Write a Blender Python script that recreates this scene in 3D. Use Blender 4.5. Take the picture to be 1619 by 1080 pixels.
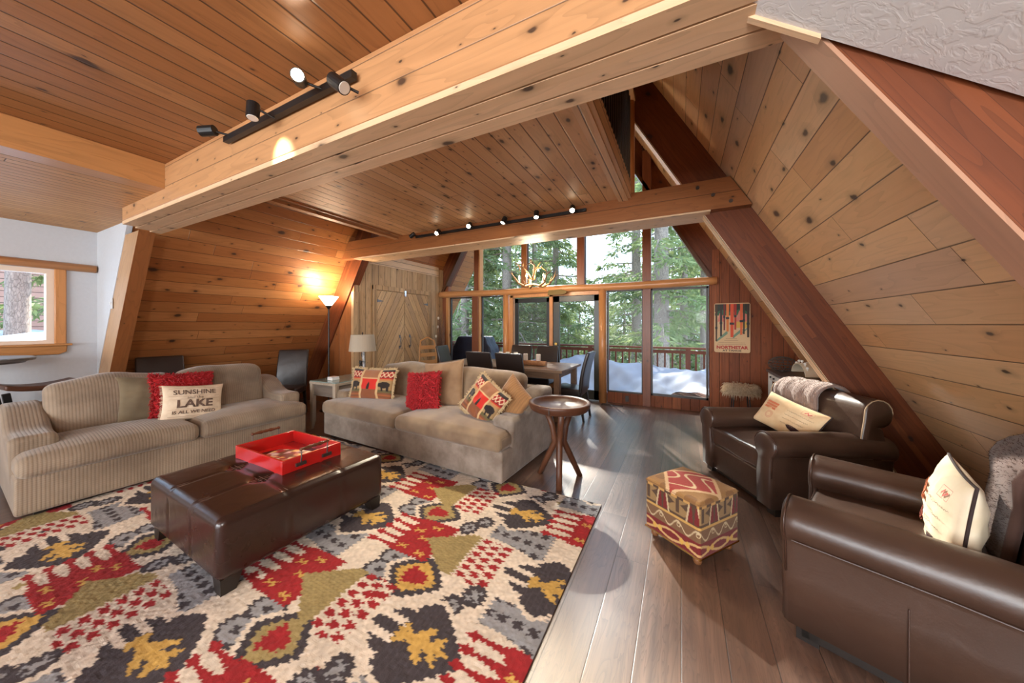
import bpy, bmesh, math, random
import numpy as np
from mathutils import Vector, Matrix, Euler
random.seed(7)
S = bpy.context.scene
for o in list(bpy.data.objects): bpy.data.objects.remove(o)
COL = S.collection
R = math.radians
# ------------------------------------------------------------------ camera
cam_d = bpy.data.cameras.new('camera'); cam = bpy.data.objects.new('camera', cam_d); COL.objects.link(cam)
cam.location = (0, 0, 1.47); cam.rotation_euler = (R(90), 0, R(27.13))
cam_d.sensor_width = 36; cam_d.lens = 522.0/1619*36; cam_d.shift_y = -26.5/1619
cam_d.clip_start = .02; cam_d.clip_end = 500
S.camera = cam
S.view_settings.view_transform = 'Standard'; S.view_settings.look = 'None'
S.view_settings.exposure = 1.62; S.view_settings.gamma = 1.0; S.view_settings.use_curve_mapping = False
# ------------------------------------------------------------------ world
W = bpy.data.worlds.new('sky'); S.world = W; W.use_nodes = True
nt = W.node_tree; nt.nodes.clear()
tc = nt.nodes.new('ShaderNodeTexCoord'); sx = nt.nodes.new('ShaderNodeSeparateXYZ'); nt.links.new(tc.outputs['Generated'], sx.inputs[0])
cr = nt.nodes.new('ShaderNodeValToRGB'); nt.links.new(sx.outputs['Z'], cr.inputs[0])
cr.color_ramp.elements[0].position = 0.0; cr.color_ramp.elements[0].color = (.54, .67, .80, 1)
cr.color_ramp.elements[1].position = 0.7; cr.color_ramp.elements[1].color = (.38, .55, .82, 1)
bg = nt.nodes.new('ShaderNodeBackground'); nt.links.new(cr.outputs[0], bg.inputs[0]); bg.inputs[1].default_value = 1.9
wo = nt.nodes.new('ShaderNodeOutputWorld'); nt.links.new(bg.outputs[0], wo.inputs[0])
# ------------------------------------------------------------------ lights
def light(kind, name, loc, energy, color=(1, 1, 1), rot=(0, 0, 0), size=None, sizey=None, angle=None, spot=None, radius=None):
    d = bpy.data.lights.new(name, kind); d.energy = energy; d.color = color
    o = bpy.data.objects.new(name, d); COL.objects.link(o); o.location = loc; o.rotation_euler = rot
    if size: d.shape = 'RECTANGLE'; d.size = size; d.size_y = sizey or size
    if angle is not None: d.angle = angle
    if spot: d.spot_size = spot; d.spot_blend = .6
    if radius is not None: d.shadow_soft_size = radius
    return o
sun_dir = Vector((.40, -.80, -.62))
sun = light('SUN', 'sun', (-10, 22, 15), 6.0, (1, .94, .84), angle=R(1.2))
sun.rotation_euler = sun_dir.to_track_quat('-Z', 'Y').to_euler()
# added fill lights behind the viewer, brightening the room from out of view
light('AREA', 'rear_fill_light', (-2.0, -6.02, 1.5), 185, (1, .99, .98), (R(90), 0, 0), 6.5, 2.2)
light('POINT', 'fill_light_behind_viewer', (.75, -1.7, 1.75), 62, (1, .98, .96), radius=.25)  # added fill for the right slope and chairs, no lamp stands here
# ================================================================== helpers
def lin(c):
    out = []
    for v in c[:3]:
        v /= 255.
        out.append(v/12.92 if v <= .04045 else ((v+.055)/1.055)**2.4)
    return (*out, 1)
class G:
    """small node graph helper"""
    def __init__(s, name):
        s.m = bpy.data.materials.new(name); s.m.use_nodes = True; s.t = s.m.node_tree
        s.b = s.t.nodes['Principled BSDF']
    def n(s, kind, **k):
        x = s.t.nodes.new('ShaderNode'+kind)
        for a, v in k.items(): setattr(x, a, v)
        return x
    def l(s, a, b): s.t.links.new(a, b)
    def math(s, op, a, b=None, c=None):
        x = s.n('Math', operation=op)
        for i, v in enumerate((a, b, c)):
            if v is None: continue
            if isinstance(v, (int, float)): x.inputs[i].default_value = v
            else: s.l(v, x.inputs[i])
        return x.outputs[0]
    def mix(s, f, a, b, mode='MIX'):
        x = s.n('Mix', data_type='RGBA', blend_type=mode)
        for i, v in ((0, f), (6, a), (7, b)):
            if isinstance(v, (int, float)): x.inputs[i].default_value = v
            elif isinstance(v, tuple): x.inputs[i].default_value = v
            else: s.l(v, x.inputs[i])
        return x.outputs[2]
    def ramp(s, f, stops, interp='LINEAR'):
        x = s.n('ValToRGB'); e = x.color_ramp.elements; x.color_ramp.interpolation = interp
        while len(e) < len(stops): e.new(.5)
        for i, (p, c) in enumerate(stops):
            e[i].position = p; e[i].color = c if len(c) == 4 else (*c, 1)
        s.l(f, x.inputs[0]); return x.outputs[0]
    def comb(s, x, y, z=0):
        c = s.n('CombineXYZ')
        for i, v in enumerate((x, y, z)):
            if isinstance(v, (int, float)): c.inputs[i].default_value = v
            else: s.l(v, c.inputs[i])
        return c.outputs[0]
    def noise(s, vec, scale, detail=3, rough=.5, dist=0, dim='3D'):
        x = s.n('TexNoise', noise_dimensions=dim); x.inputs['Scale'].default_value = scale
        x.inputs['Detail'].default_value = detail; x.inputs['Roughness'].default_value = rough
        x.inputs['Distortion'].default_value = dist
        if vec is not None: s.l(vec, x.inputs['Vector'])
        return x.outputs[0]
    def bump(s, h, strength=.3, dist=.01):
        x = s.n('Bump'); x.inputs['Strength'].default_value = strength; x.inputs['Distance'].default_value = dist
        s.l(h, x.inputs['Height']); s.l(x.outputs[0], s.b.inputs['Normal'])
    def set(s, **k):
        for a, v in k.items():
            i = s.b.inputs[a.replace('_', ' ')]
            if isinstance(v, (int, float, tuple)): i.default_value = v
            else: s.l(v, i)
def wood(name, cols, pw=.14, pl=2.4, gap=.0028, knots=.5, rough=.35, grain=.35, kscale=4.5, gapdark=.75, coat=0., swirl=0.0, jointed=True, ksz=.09, bmp=.5):
    g = G(name); tc = g.n('TexCoord'); sp = g.n('SeparateXYZ'); g.l(tc.outputs['UV'], sp.inputs[0])
    U, V = sp.outputs[0], sp.outputs[1]
    vr = g.math('DIVIDE', V, pw); row = g.math('FLOOR', vr); fv = g.math('FRACT', vr)
    wn = g.n('TexWhiteNoise', noise_dimensions='1D'); g.l(row, wn.inputs['W']); rr = wn.outputs['Value']
    U2 = g.math('ADD', g.math('DIVIDE', U, pl), g.math('MULTIPLY', rr, 7.31))
    col = g.math('FLOOR', U2) if jointed else g.math('MULTIPLY', rr, 3.3); fu = g.math('FRACT', U2)
    wn2 = g.n('TexWhiteNoise', noise_dimensions='2D'); g.l(g.comb(row, col), wn2.inputs['Vector']); pr = wn2.outputs['Value']
    n = len(cols)
    base = g.ramp(pr, [(i/max(1, n-1), lin(c)) for i, c in enumerate(cols)])
    off = g.math('MULTIPLY', pr, 37.7)
    # long grain
    vec = g.comb(g.math('MULTIPLY', U, 1.3), g.math('ADD', g.math('MULTIPLY', V, 34.), off), off)
    gn = g.noise(vec, 1.0, 4, .6, .4)
    vec2 = g.comb(g.math('MULTIPLY', U, .9), g.math('ADD', g.math('MULTIPLY', V, 7.), off), off)
    lf = g.noise(vec2, 1.0, 2, .5, .3+swirl)
    rings = g.math('FRACT', g.math('MULTIPLY', lf, 9.+swirl*4))
    c1 = g.mix(g.math('MULTIPLY', g.math('SUBTRACT', 1, gn), grain*1.5), base, lin([x*.62 for x in cols[0]]))
    c1 = g.mix(g.math('MULTIPLY', g.math('POWER', rings, 4.), grain*.8), c1, lin([x*.55 for x in cols[0]]))
    # knots
    vo = g.n('TexVoronoi', voronoi_dimensions='2D'); vo.inputs['Scale'].default_value = 1
    wob = g.noise(g.comb(U, V, 1.7), 14, 2)
    g.l(g.comb(g.math('ADD', g.math('MULTIPLY', U, kscale*.55), g.math('MULTIPLY', wob, .10)), g.math('ADD', g.math('MULTIPLY', V, kscale), g.math('MULTIPLY', wob, .16))), vo.inputs['Vector'])
    sc = g.n('SeparateColor'); g.l(vo.outputs['Color'], sc.inputs[0])
    has = g.math('LESS_THAN', sc.outputs[0], knots)
    rad = g.math('MULTIPLY', g.math('ADD', g.math('MULTIPLY', g.math('POWER', sc.outputs[1], 3.), 1.1), .22), ksz)
    q = g.math('DIVIDE', vo.outputs['Distance'], rad)
    core = g.math('MULTIPLY', has, g.math('SUBTRACT', 1, g.math('SMOOTH_MIN', q, 1, .3)))
    core = g.math('MINIMUM', g.math('MULTIPLY', g.math('MAXIMUM', core, 0), 2.2), 1)
    halo = g.math('MULTIPLY', has, g.math('MAXIMUM', g.math('SUBTRACT', 1, g.math('DIVIDE', q, 2.8)), 0))
    c2 = g.mix(g.math('MULTIPLY', halo, .5), c1, lin([x*.55 for x in cols[0]]))
    c3 = g.mix(g.math('MULTIPLY', core, .85), c2, lin((48, 34, 30)))
    # gaps
    ev = g.math('MULTIPLY', g.math('MINIMUM', fv, g.math('SUBTRACT', 1, fv)), pw)
    eu = g.math('MULTIPLY', g.math('MINIMUM', fu, g.math('SUBTRACT', 1, fu)), pl)
    e = g.math('MINIMUM', ev, g.math('MULTIPLY', eu, 1.6)) if jointed else ev
    gp = g.math('LESS_THAN', e, gap)
    c4 = g.mix(g.math('MULTIPLY', gp, gapdark), c3, lin([x*.22 for x in cols[0]])) if gap > 0 else c3
    g.set(Base_Color=c4, Roughness=rough)
    g.b.inputs['Coat Weight'].default_value = coat*.4; g.b.inputs['Coat Roughness'].default_value = .25; g.b.inputs['Specular IOR Level'].default_value = .32
    sm = g.math('MINIMUM', g.math('DIVIDE', e, max(gap*2, .004)), 1) if gap > .001 else 0.0
    g.bump(g.math('ADD', sm if gap > .001 else 0.0, g.math('MULTIPLY', gn, .12)), bmp, .006)
    return g.m
def plain(name, c, rough=.5, metal=0, noise=0, ns=30, bump=0, sheen=0, coat=0, emit=None, es=1, c2=None, trans=0):
    g = G(name)
    if noise or c2:
        tc = g.n('TexCoord'); nz = g.noise(tc.outputs['Object'], ns, 4)
        cc = g.mix(g.ramp(nz, [(.3, (0, 0, 0)), (.7, (1, 1, 1))]), lin(c), lin(c2 if c2 else [min(255, v*(1+noise)) for v in c]))
        g.set(Base_Color=cc)
        if bump: g.bump(nz, bump, .01)
    else: g.set(Base_Color=lin(c))
    g.set(Roughness=float(rough), Metallic=float(metal))
    if sheen: g.b.inputs['Sheen Weight'].default_value = sheen
    if coat: g.b.inputs['Coat Weight'].default_value = coat
    if trans: g.b.inputs['Transmission Weight'].default_value = trans
    if emit: g.b.inputs['Emission Color'].default_value = lin(emit); g.b.inputs['Emission Strength'].default_value = es
    return g.m
def fabric(name, c, c2, stripe=0, axis=0, rough=.9, mott=3.0):
    g = G(name); tc = g.n('TexCoord'); ob = tc.outputs['Object']
    nz = g.noise(ob, mott, 3, .6); fine = g.noise(ob, 350, 2)
    cc = g.mix(g.ramp(nz, [(.35, (0, 0, 0)), (.65, (1, 1, 1))]), lin(c), lin(c2))
    h = g.math('MULTIPLY', fine, .4)
    if stripe:
        sp = g.n('SeparateXYZ'); g.l(ob, sp.inputs[0])
        w = g.math('ABSOLUTE', g.math('SINE', g.math('MULTIPLY', sp.outputs[axis], math.pi/stripe)))
        cc = g.mix(g.math('MULTIPLY', g.math('SUBTRACT', 1, w), .30), cc, lin([v*.55 for v in c]))
        # knitted cross ribs
        w2 = g.math('ABSOLUTE', g.math('SINE', g.math('MULTIPLY', g.math('ADD', sp.outputs[2], sp.outputs[1]), math.pi/(stripe*.8))))
        cc = g.mix(g.math('MULTIPLY', g.math('SUBTRACT', 1, w2), .18), cc, lin([v*.55 for v in c]))
        h = g.math('ADD', h, w)
    g.set(Base_Color=cc, Roughness=rough); g.b.inputs['Sheen Weight'].default_value = .35; g.b.inputs['Sheen Roughness'].default_value = .4
    g.bump(h, .35, .004); return g.m
def leather(name, c, rough=.33):
    g = G(name); tc = g.n('TexCoord'); ob = tc.outputs['Object']
    nz = g.noise(ob, 2.5, 4, .6); fine = g.noise(ob, 160, 3); wr = g.noise(ob, 9, 3, .5, .8)
    cc = g.mix(g.math('MULTIPLY', nz, .9), lin([v*.72 for v in c]), lin([v*1.22 for v in c]))
    g.set(Base_Color=cc, Roughness=g.math('ADD', g.math('MULTIPLY', nz, .2), rough-.1))
    g.bump(g.math('ADD', g.math('MULTIPLY', fine, .12), wr), .22, .012)
    g.b.inputs['Coat Weight'].default_value = .15; g.b.inputs['Coat Roughness'].default_value = .3
    return g.m
def painted(name, rough=.9, sheen=0, ns=0, bs=.4, mod=0.):
    g = G(name); a = g.n('Attribute'); a.attribute_name = 'paint'; c = a.outputs['Color']
    if ns:
        tc = g.n('TexCoord'); nz = g.noise(tc.outputs['Object'], ns, 3, .6)
        if mod: c = g.mix(g.math('MULTIPLY', nz, mod), c, (0, 0, 0, 1))
        g.bump(nz, bs, .006)
    g.set(Base_Color=c, Roughness=rough)
    if sheen: g.b.inputs['Sheen Weight'].default_value = sheen
    return g.m
# ------------------------------------------------------------------ object helpers
def tag(o, label=None, cat=None, group=None, kind=None):
    if label: o['label'] = label
    if cat: o['category'] = cat
    if group: o['group'] = group
    if kind: o['kind'] = kind
    return o
def thing(name, label, cat, loc=(0, 0, 0), rotz=0, group=None):
    o = bpy.data.objects.new(name, None); COL.objects.link(o); o.empty_display_size = .1
    o.location = loc; o.rotation_euler = (0, 0, rotz)
    return tag(o, label, cat, group)
class M:
    def __init__(s): s.v = []; s.f = []; s.col = []
    def add(s, vs, fs):
        o = len(s.v); s.v += [tuple(v) for v in vs]; s.f += [tuple(i+o for i in f) for f in fs]; return s
    def box(s, lo, hi):
        x0, y0, z0 = lo; x1, y1, z1 = hi
        return s.add([(x0, y0, z0), (x1, y0, z0), (x1, y1, z0), (x0, y1, z0), (x0, y0, z1), (x1, y0, z1), (x1, y1, z1), (x0, y1, z1)],
            [(0, 3, 2, 1), (4, 5, 6, 7), (0, 1, 5, 4), (1, 2, 6, 5), (2, 3, 7, 6), (3, 0, 4, 7)])
    def obox(s, c, size, rot):
        mm = rot if isinstance(rot, Matrix) else Euler(rot).to_matrix()
        hx, hy, hz = [q/2 for q in size]; c = Vector(c)
        vs = [c+mm@Vector((a*hx, b*hy, d*hz)) for a, b, d in ((-1, -1, -1), (1, -1, -1), (1, 1, -1), (-1, 1, -1), (-1, -1, 1), (1, -1, 1), (1, 1, 1), (-1, 1, 1))]
        return s.add(vs, [(0, 3, 2, 1), (4, 5, 6, 7), (0, 1, 5, 4), (1, 2, 6, 5), (2, 3, 7, 6), (3, 0, 4, 7)])
    def prism(s, poly, a, b, axis='y'):
        # poly: 2d points; extruded along axis from a to b
        def mk(p, t):
            return (p[0], t, p[1]) if axis == 'y' else ((t, p[0], p[1]) if axis == 'x' else (p[0], p[1], t))
        n = len(poly); vs = [mk(p, a) for p in poly]+[mk(p, b) for p in poly]
        return s.add(vs, [tuple(range(n)), tuple(range(2*n-1, n-1, -1))]+[((i+1) % n, i, n+i, n+(i+1) % n) for i in range(n)])
    def loft(s, rings, cap=True):
        n = len(rings[0]); vs = [p for r in rings for p in r]; fs = []
        for k in range(len(rings)-1):
            for i in range(n): fs.append((k*n+i, k*n+(i+1) % n, (k+1)*n+(i+1) % n, (k+1)*n+i))
        if cap: fs.append(tuple(range(n-1, -1, -1))); fs.append(tuple((len(rings)-1)*n+i for i in range(n)))
        return s.add(vs, fs)
    def tube(s, pts, rad, seg=8, cap=True):
        pts = [Vector(p) for p in pts]; n = len(pts)
        rad = [rad]*n if isinstance(rad, (int, float)) else rad
        rings = []; prev = None
        for i, p in enumerate(pts):
            d = (pts[min(i+1, n-1)]-pts[max(i-1, 0)]).normalized()
            if prev is None: a = d.orthogonal().normalized()
            else: a = (prev-d*prev.dot(d)); a = a.normalized() if a.length > 1e-6 else d.orthogonal().normalized()
            prev = a; b = d.cross(a)
            rings.append([p+(a*math.cos(t)+b*math.sin(t))*rad[i] for t in [2*math.pi*k/seg for k in range(seg)]])
        return s.loft(rings, cap)
    def lathe(s, prof, c=(0, 0, 0), seg=20):
        rings = [[(c[0]+r*math.cos(2*math.pi*k/seg), c[1]+r*math.sin(2*math.pi*k/seg), c[2]+z) for k in range(seg)] for r, z in prof]
        return s.loft(rings)
    def xf(s, f): s.v = [tuple(f(Vector(v))) for v in s.v]; return s
def obj(name, m, mat, parent=None, smooth=False, bevel=0, grain=None, sub=0, segs=2, paint=None, solid=0):
    me = bpy.data.meshes.new(name); me.from_pydata(m.v, [], m.f); me.update()
    bm = bmesh.new(); bm.from_mesh(me); bmesh.ops.recalc_face_normals(bm, faces=bm.faces)
    if grain is not None:
        uv = bm.loops.layers.uv.new('UVMap'); g0 = Vector(grain).normalized()
        for f in bm.faces:
            n = f.normal; g1 = g0-n*g0.dot(n)
            if g1.length < .3: g1 = n.orthogonal()
            g1.normalize(); w = n.cross(g1)
            if w[max(range(3), key=lambda i: abs(w[i]))] < 0: w = -w
            for lp in f.loops: lp[uv].uv = (lp.vert.co.dot(g1), lp.vert.co.dot(w))
    if smooth:
        for f in bm.faces: f.smooth = True
    bm.to_mesh(me); bm.free()
    if paint is not None:
        a = me.color_attributes.new('paint', 'FLOAT_COLOR', 'POINT')
        arr = np.ones((len(me.vertices), 4), dtype=np.float32); arr[:, :3] = paint
        a.data.foreach_set('color', arr.ravel())
    if mat: me.materials.append(mat)
    o = bpy.data.objects.new(name, me); COL.objects.link(o)
    if parent: o.parent = parent
    if bevel:
        b = o.modifiers.new('bevel', 'BEVEL'); b.width = bevel; b.segments = segs; b.limit_method = 'ANGLE'; b.angle_limit = R(40)
        if segs > 1 and not smooth:
            for p in me.polygons: p.use_smooth = True
            try: me.set_sharp_from_angle(angle=R(45))
            except Exception: pass
    if sub: q = o.modifiers.new('sub', 'SUBSURF'); q.levels = sub; q.render_levels = sub
    if solid: q = o.modifiers.new('sol', 'SOLIDIFY'); q.thickness = solid; q.offset = 0
    return o
def struct(name, m, mat, **k): return tag(obj(name, m, mat, **k), kind='structure')
def copy_tree(o, parent=None):
    c = o.copy(); COL.objects.link(c); c.parent = parent
    for ch in [x for x in bpy.data.objects if x.parent == o]: copy_tree(ch, c)
    return c
def samples(h, r, n, k=4):
    a = [-h+r*(1-math.cos(t)) if False else -h+r*(i/k) for i, t in enumerate([0]*k)]
    mid = [-(h-r)+2*(h-r)*i/n for i in range(n+1)]
    return a+mid+[-x for x in reversed(a)]
def rbox(size, r, n=4, f=None, c=(0, 0, 0)):
    """rounded box made of a grid so it can be deformed by f(u,v,w in -1..1, p)->p"""
    h = [s/2 for s in size]; r = min(r, min(h)*.98); m = M(); idx = {}
    sm = [samples(hh, r, max(1, n if isinstance(n, int) else n[i])) for i, hh in enumerate(h)]
    def vert(q):
        key = (round(q[0], 5), round(q[1], 5), round(q[2], 5))
        if key in idx: return idx[key]
        inner = Vector([max(-(h[i]-r), min(h[i]-r, q[i])) for i in range(3)]); d = Vector(q)-inner
        # angular remap for evenness
        d = Vector([math.tan(max(-1, min(1, d[i]/r))*math.pi/4)*r for i in range(3)])
        p = inner+d.normalized()*r if d.length > 1e-9 else inner
        if f: p = f(p[0]/h[0], p[1]/h[1], p[2]/h[2], p)
        idx[key] = len(m.v); m.v.append((p[0]+c[0], p[1]+c[1], p[2]+c[2])); return idx[key]
    for ax in range(3):
        a, b = [(1, 2), (2, 0), (0, 1)][ax]
        for sg in (-1, 1):
            for i in range(len(sm[a])-1):
                for j in range(len(sm[b])-1):
                    fc = []
                    for (di, dj) in ((0, 0), (1, 0), (1, 1), (0, 1)):
                        q = [0, 0, 0]; q[ax] = sg*h[ax]; q[a] = sm[a][i+di]; q[b] = sm[b][j+dj]; fc.append(vert(q))
                    if sg < 0: fc.reverse()
                    if len(set(fc)) == 4: m.f.append(tuple(fc))
    return m
def puff(pz=0, py=0, px=0):
    def f(u, v, w, p):
        return Vector((p[0]*(1+px*(1-v*v)*(1-w*w)), p[1]*(1+py*(1-u*u)*(1-w*w)), p[2]*(1+pz*(1-u*u)*(1-v*v))))
    return f
# ================================================================== materials
CED = [(170, 106, 58), (188, 124, 72), (158, 96, 52), (198, 138, 86), (178, 114, 64)]
CED_DAYLIT = [(222, 174, 124), (234, 190, 142), (212, 160, 112), (240, 200, 154), (208, 170, 140), (226, 180, 130)]  # same cedar made paler, window light on the right slope put into colour
MT = {}
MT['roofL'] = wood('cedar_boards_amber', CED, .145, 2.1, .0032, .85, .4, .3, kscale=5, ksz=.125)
MT['roofR'] = wood('cedar_boards_daylit', CED_DAYLIT, .205, 2.3, .0030, .75, .42, .2, kscale=4.6, ksz=.125)
MT['ceilA'] = wood('ceiling_boards_amber', [(162, 106, 60), (178, 122, 74), (168, 112, 66), (188, 134, 86)], .135, 9, .0045, .45, .48, .32, kscale=4.5, ksz=.13)
MT['ceilLow'] = wood('ceiling_boards_narrow', [(204, 146, 82), (212, 156, 94), (196, 138, 76)], .085, 9, .004, .3, .45, .25, kscale=5.5)
MT['ceilB'] = wood('ceiling_boards_pale', [(212, 166, 120), (226, 182, 138), (206, 158, 112), (232, 190, 148)], .125, 9, .004, .95, .5, .22, kscale=7.5, ksz=.125)
MT['beam'] = wood('beam_boards', [(190, 136, 90), (200, 150, 104), (182, 128, 84)], .16, 9, .0024, .95, .42, .28, kscale=6.2, ksz=.115, jointed=False, gapdark=.6)
MT['beamunder'] = wood('beam_soffit_boards', [(222, 184, 144), (230, 194, 156)], .115, 9, .005, .7, .45, .22, kscale=4.2, jointed=False)
MT['soffb'] = wood('soffit_board_face', [(222, 184, 144), (230, 194, 156)], .5, 9, 0, .9, .45, .25, kscale=6, ksz=.115)
MT['collar'] = wood('collar_boards', [(150, 92, 52), (164, 104, 60), (140, 84, 46)], .16, 5, .0022, .35, .36, .3, jointed=False)
MT['glulam'] = wood('glulam_laminations', [(116, 58, 28), (132, 70, 36), (102, 50, 25), (144, 80, 42)], .042, 2.8, .0006, .06, .5, .45, gapdark=.5, coat=.1)
MT['glulampale'] = wood('rafter_face', [(176, 130, 104), (184, 140, 112)], .2, 8, 0, .1, .45, .2)
MT['postpale'] = wood('post_face', [(186, 146, 108), (196, 158, 120)], .2, 8, 0, .2, .45, .3)
MT['rough'] = wood('rough_sawn_boards', [(208, 166, 118), (218, 180, 134), (190, 150, 108), (226, 188, 142)], .15, 9, .005, .35, .6, .55, kscale=5, jointed=False)
MT['redwood'] = wood('redwood_wall_boards', [(136, 72, 38), (152, 84, 46), (118, 60, 32), (164, 94, 54)], .14, 9, .003, .35, .6, .5, jointed=False)
MT['trimwood'] = wood('clear_pine_trim', [(196, 138, 84), (204, 148, 94)], .3, 9, 0, .15, .35, .3)
MT['log'] = wood('peeled_log', [(196, 134, 82), (206, 146, 94)], .5, 9, 0, .3, .3, .25, kscale=3, coat=.3)
MT['dkmull'] = wood('stained_mullion', [(126, 74, 50), (136, 82, 56)], .3, 9, 0, .1, .35, .3)
MT['floor'] = wood('floor_planks', [(128, 94, 76), (154, 124, 106), (134, 102, 86), (112, 80, 64), (164, 136, 118), (142, 106, 84)], .185, 1.5, .0018, .15, .33, .85, kscale=1.6, swirl=1.6, gapdark=.85, ksz=.05, bmp=.12)
_fb = MT['floor'].node_tree.nodes['Principled BSDF']; _fb.inputs['Specular IOR Level'].default_value = .8; _fb.inputs['Coat Weight'].default_value = .3; _fb.inputs['Coat Roughness'].default_value = .3
MT['drywall'] = plain('textured_drywall', (214, 214, 214), .8)
g = G('knockdown_drywall'); tc = g.n('TexCoord'); nz = g.noise(tc.outputs['Object'], 22, 3, .5, 1.2)
g.set(Base_Color=lin((216, 216, 216)), Roughness=.7); g.bump(g.ramp(nz, [(.45, (0, 0, 0)), (.55, (1, 1, 1))]), .16, .004); MT['knock'] = g.m
MT['wallwhite'] = plain('white_wall_paint', (188, 191, 196), .75, noise=.02, ns=40)
MT['black'] = plain('black_metal', (22, 22, 23), .4)
MT['rail'] = plain('black_rail', (34, 28, 26), .5)
MT['bolt'] = plain('bolt_steel', (90, 78, 70), .4, .8)
MT['steel'] = plain('dark_steel', (110, 105, 104), .35, .9)
MT['chrome'] = plain('chrome', (190, 192, 198), .2, 1)
MT['sash'] = plain('window_sash_vinyl', (226, 208, 190), .5)
MT['bronze'] = plain('bronze_frame', (52, 44, 40), .4, .3)
MT['green'] = plain('dark_green_door_paint', (52, 52, 46), .35)
MT['brass'] = plain('brass', (200, 160, 90), .25, 1)
MT['screen'] = plain('screen_door_frame', (14, 14, 14), .4)
g = G('window_glass'); g.b.inputs['Base Color'].default_value = (1, 1, 1, 1); gl = g.n('BsdfGlossy'); gl.inputs['Roughness'].default_value = .02
tr = g.n('BsdfTransparent'); tr.inputs[0].default_value = (.97, .985, .98, 1); ms = g.n('MixShader'); fr = g.n('Fresnel'); fr.inputs[0].default_value = 1.10
g.l(fr.outputs[0], ms.inputs[0]); g.l(tr.outputs[0], ms.inputs[1]); g.l(gl.outputs[0], ms.inputs[2]); g.l(ms.outputs[0], g.t.nodes['Material Output'].inputs[0]); MT['glass'] = g.m
g = G('screen_mesh'); tr = g.n('BsdfTransparent'); df = g.n('BsdfDiffuse'); df.inputs[0].default_value = (.08, .09, .1, 1); ms = g.n('MixShader'); ms.inputs[0].default_value = .22
g.l(tr.outputs[0], ms.inputs[1]); g.l(df.outputs[0], ms.inputs[2]); g.l(ms.outputs[0], g.t.nodes['Material Output'].inputs[0]); MT['mesh'] = g.m
# ================================================================== room shell
T = 1.70; XR = 2.15; XL = -6.89; ZR = (XR-XL)/2*T; XM = (XR+XL)/2
Y0, YW, YO = -6.0, 6.45, 7.7
SL = Vector((-1, 0, T)).normalized()   # up the right slope
def xr(z, off=0): return XR-z/T-off
def xl(z, off=0): return XL+z/T+off
struct('floor', M().box((-7.4, Y0, -.12), (2.6, 6.5, 0)), MT['floor'], grain=(0, 1, 0))
def roofslab(side, y0, y1, z0, z1, th=.22):
    if side > 0: P = [(xr(z0), z0), (xr(z1), z1), (xr(z1)+th, z1), (xr(z0)+th, z0)]
    else: P = [(xl(z0), z0), (xl(z1), z1), (xl(z1)-th, z1), (xl(z0)-th, z0)]
    return M().prism(P, y0, y1)
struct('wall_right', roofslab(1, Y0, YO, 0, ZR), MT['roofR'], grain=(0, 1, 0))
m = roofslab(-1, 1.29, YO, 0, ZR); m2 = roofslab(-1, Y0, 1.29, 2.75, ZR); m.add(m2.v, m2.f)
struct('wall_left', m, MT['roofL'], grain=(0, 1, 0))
# dormer on the left: vertical white wall with the window, low ceiling
WX = -6.38
wz0, wz1, wy0, wy1 = 1.25, 2.10, -.9, .97
m = M().box((WX-.14, Y0, 0), (WX, wy0, 2.62)).box((WX-.14, wy1, 0), (WX, 1.29, 2.62)).box((WX-.14, wy0, 0), (WX, wy1, wz0)).box((WX-.14, wy0, wz1), (WX, wy1, 2.62))
struct('wall_dormer', m, MT['wallwhite'])
struct('wall_return', M().prism([(WX-.1, 0), (xl(0)+.02, 0), (xl(2.62)+.02, 2.62), (WX-.1, 2.62)], 1.285, 1.33), MT['wallwhite'])
struct('wall_back', M().box((-7.4, Y0-.15, 0), (-5.3, Y0, 8)).box((1.3, Y0-.15, 0), (2.6, Y0, 8)).box((-5.3, Y0-.15, 0), (1.3, Y0, .36)).box((-5.3, Y0-.15, 2.64), (1.3, Y0, 8)), MT['wallwhite'])
_rw = struct('window_11', M().box((-5.25, Y0-.1, .4), (1.25, Y0-.09, 2.6)), MT['glass'])  # unseen rear pane and frame, added around the fill light
obj('window_frame', M().box((-5.3, Y0-.13, .36), (1.3, Y0+.02, .42)).box((-5.3, Y0-.13, 2.58), (1.3, Y0+.02, 2.64)).box((-5.3, Y0-.13, .42), (-5.24, Y0+.02, 2.58)).box((1.24, Y0-.13, .42), (1.3, Y0+.02, 2.58)), MT['trimwood'], _rw)
struct('ceiling_low', M().box((WX-.1, Y0, 2.6), (-3.96, 1.13, 2.8)).box((WX-.1, 1.13, 2.6), (-4.83, 1.34, 2.8)), MT['ceilLow'], grain=(0, 1, 0))
struct('ceiling_high', M().box((-3.8, Y0, 2.80), (.2, 1.13, 2.92)), MT['ceilA'], grain=(0, 1, 0))
struct('trim_header', M().box((-3.97, Y0, 2.595), (-3.80, 1.13, 2.80)), MT['trimwood'], grain=(0, 1, 0))
# sloped drywall soffit at the upper right, wood edge strip
sx0, sz0 = .135, 2.495
def soff(x): return sz0-.785*(x-sx0)
m = M().prism([(sx0, 2.92), (sx0, sz0), (1.5, soff(1.5)), (1.7, soff(1.5)), (1.7, 2.92)], Y0, 1.275)
struct('ceiling_soffit', m, MT['knock'])
struct('trim_soffit', M().prism([(sx0, sz0), (.362, soff(.362)), (.362, soff(.362)-.014), (sx0, sz0-.014)], 1.265, 1.288), MT['soffb'], grain=(1, 0, -.78))
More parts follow.
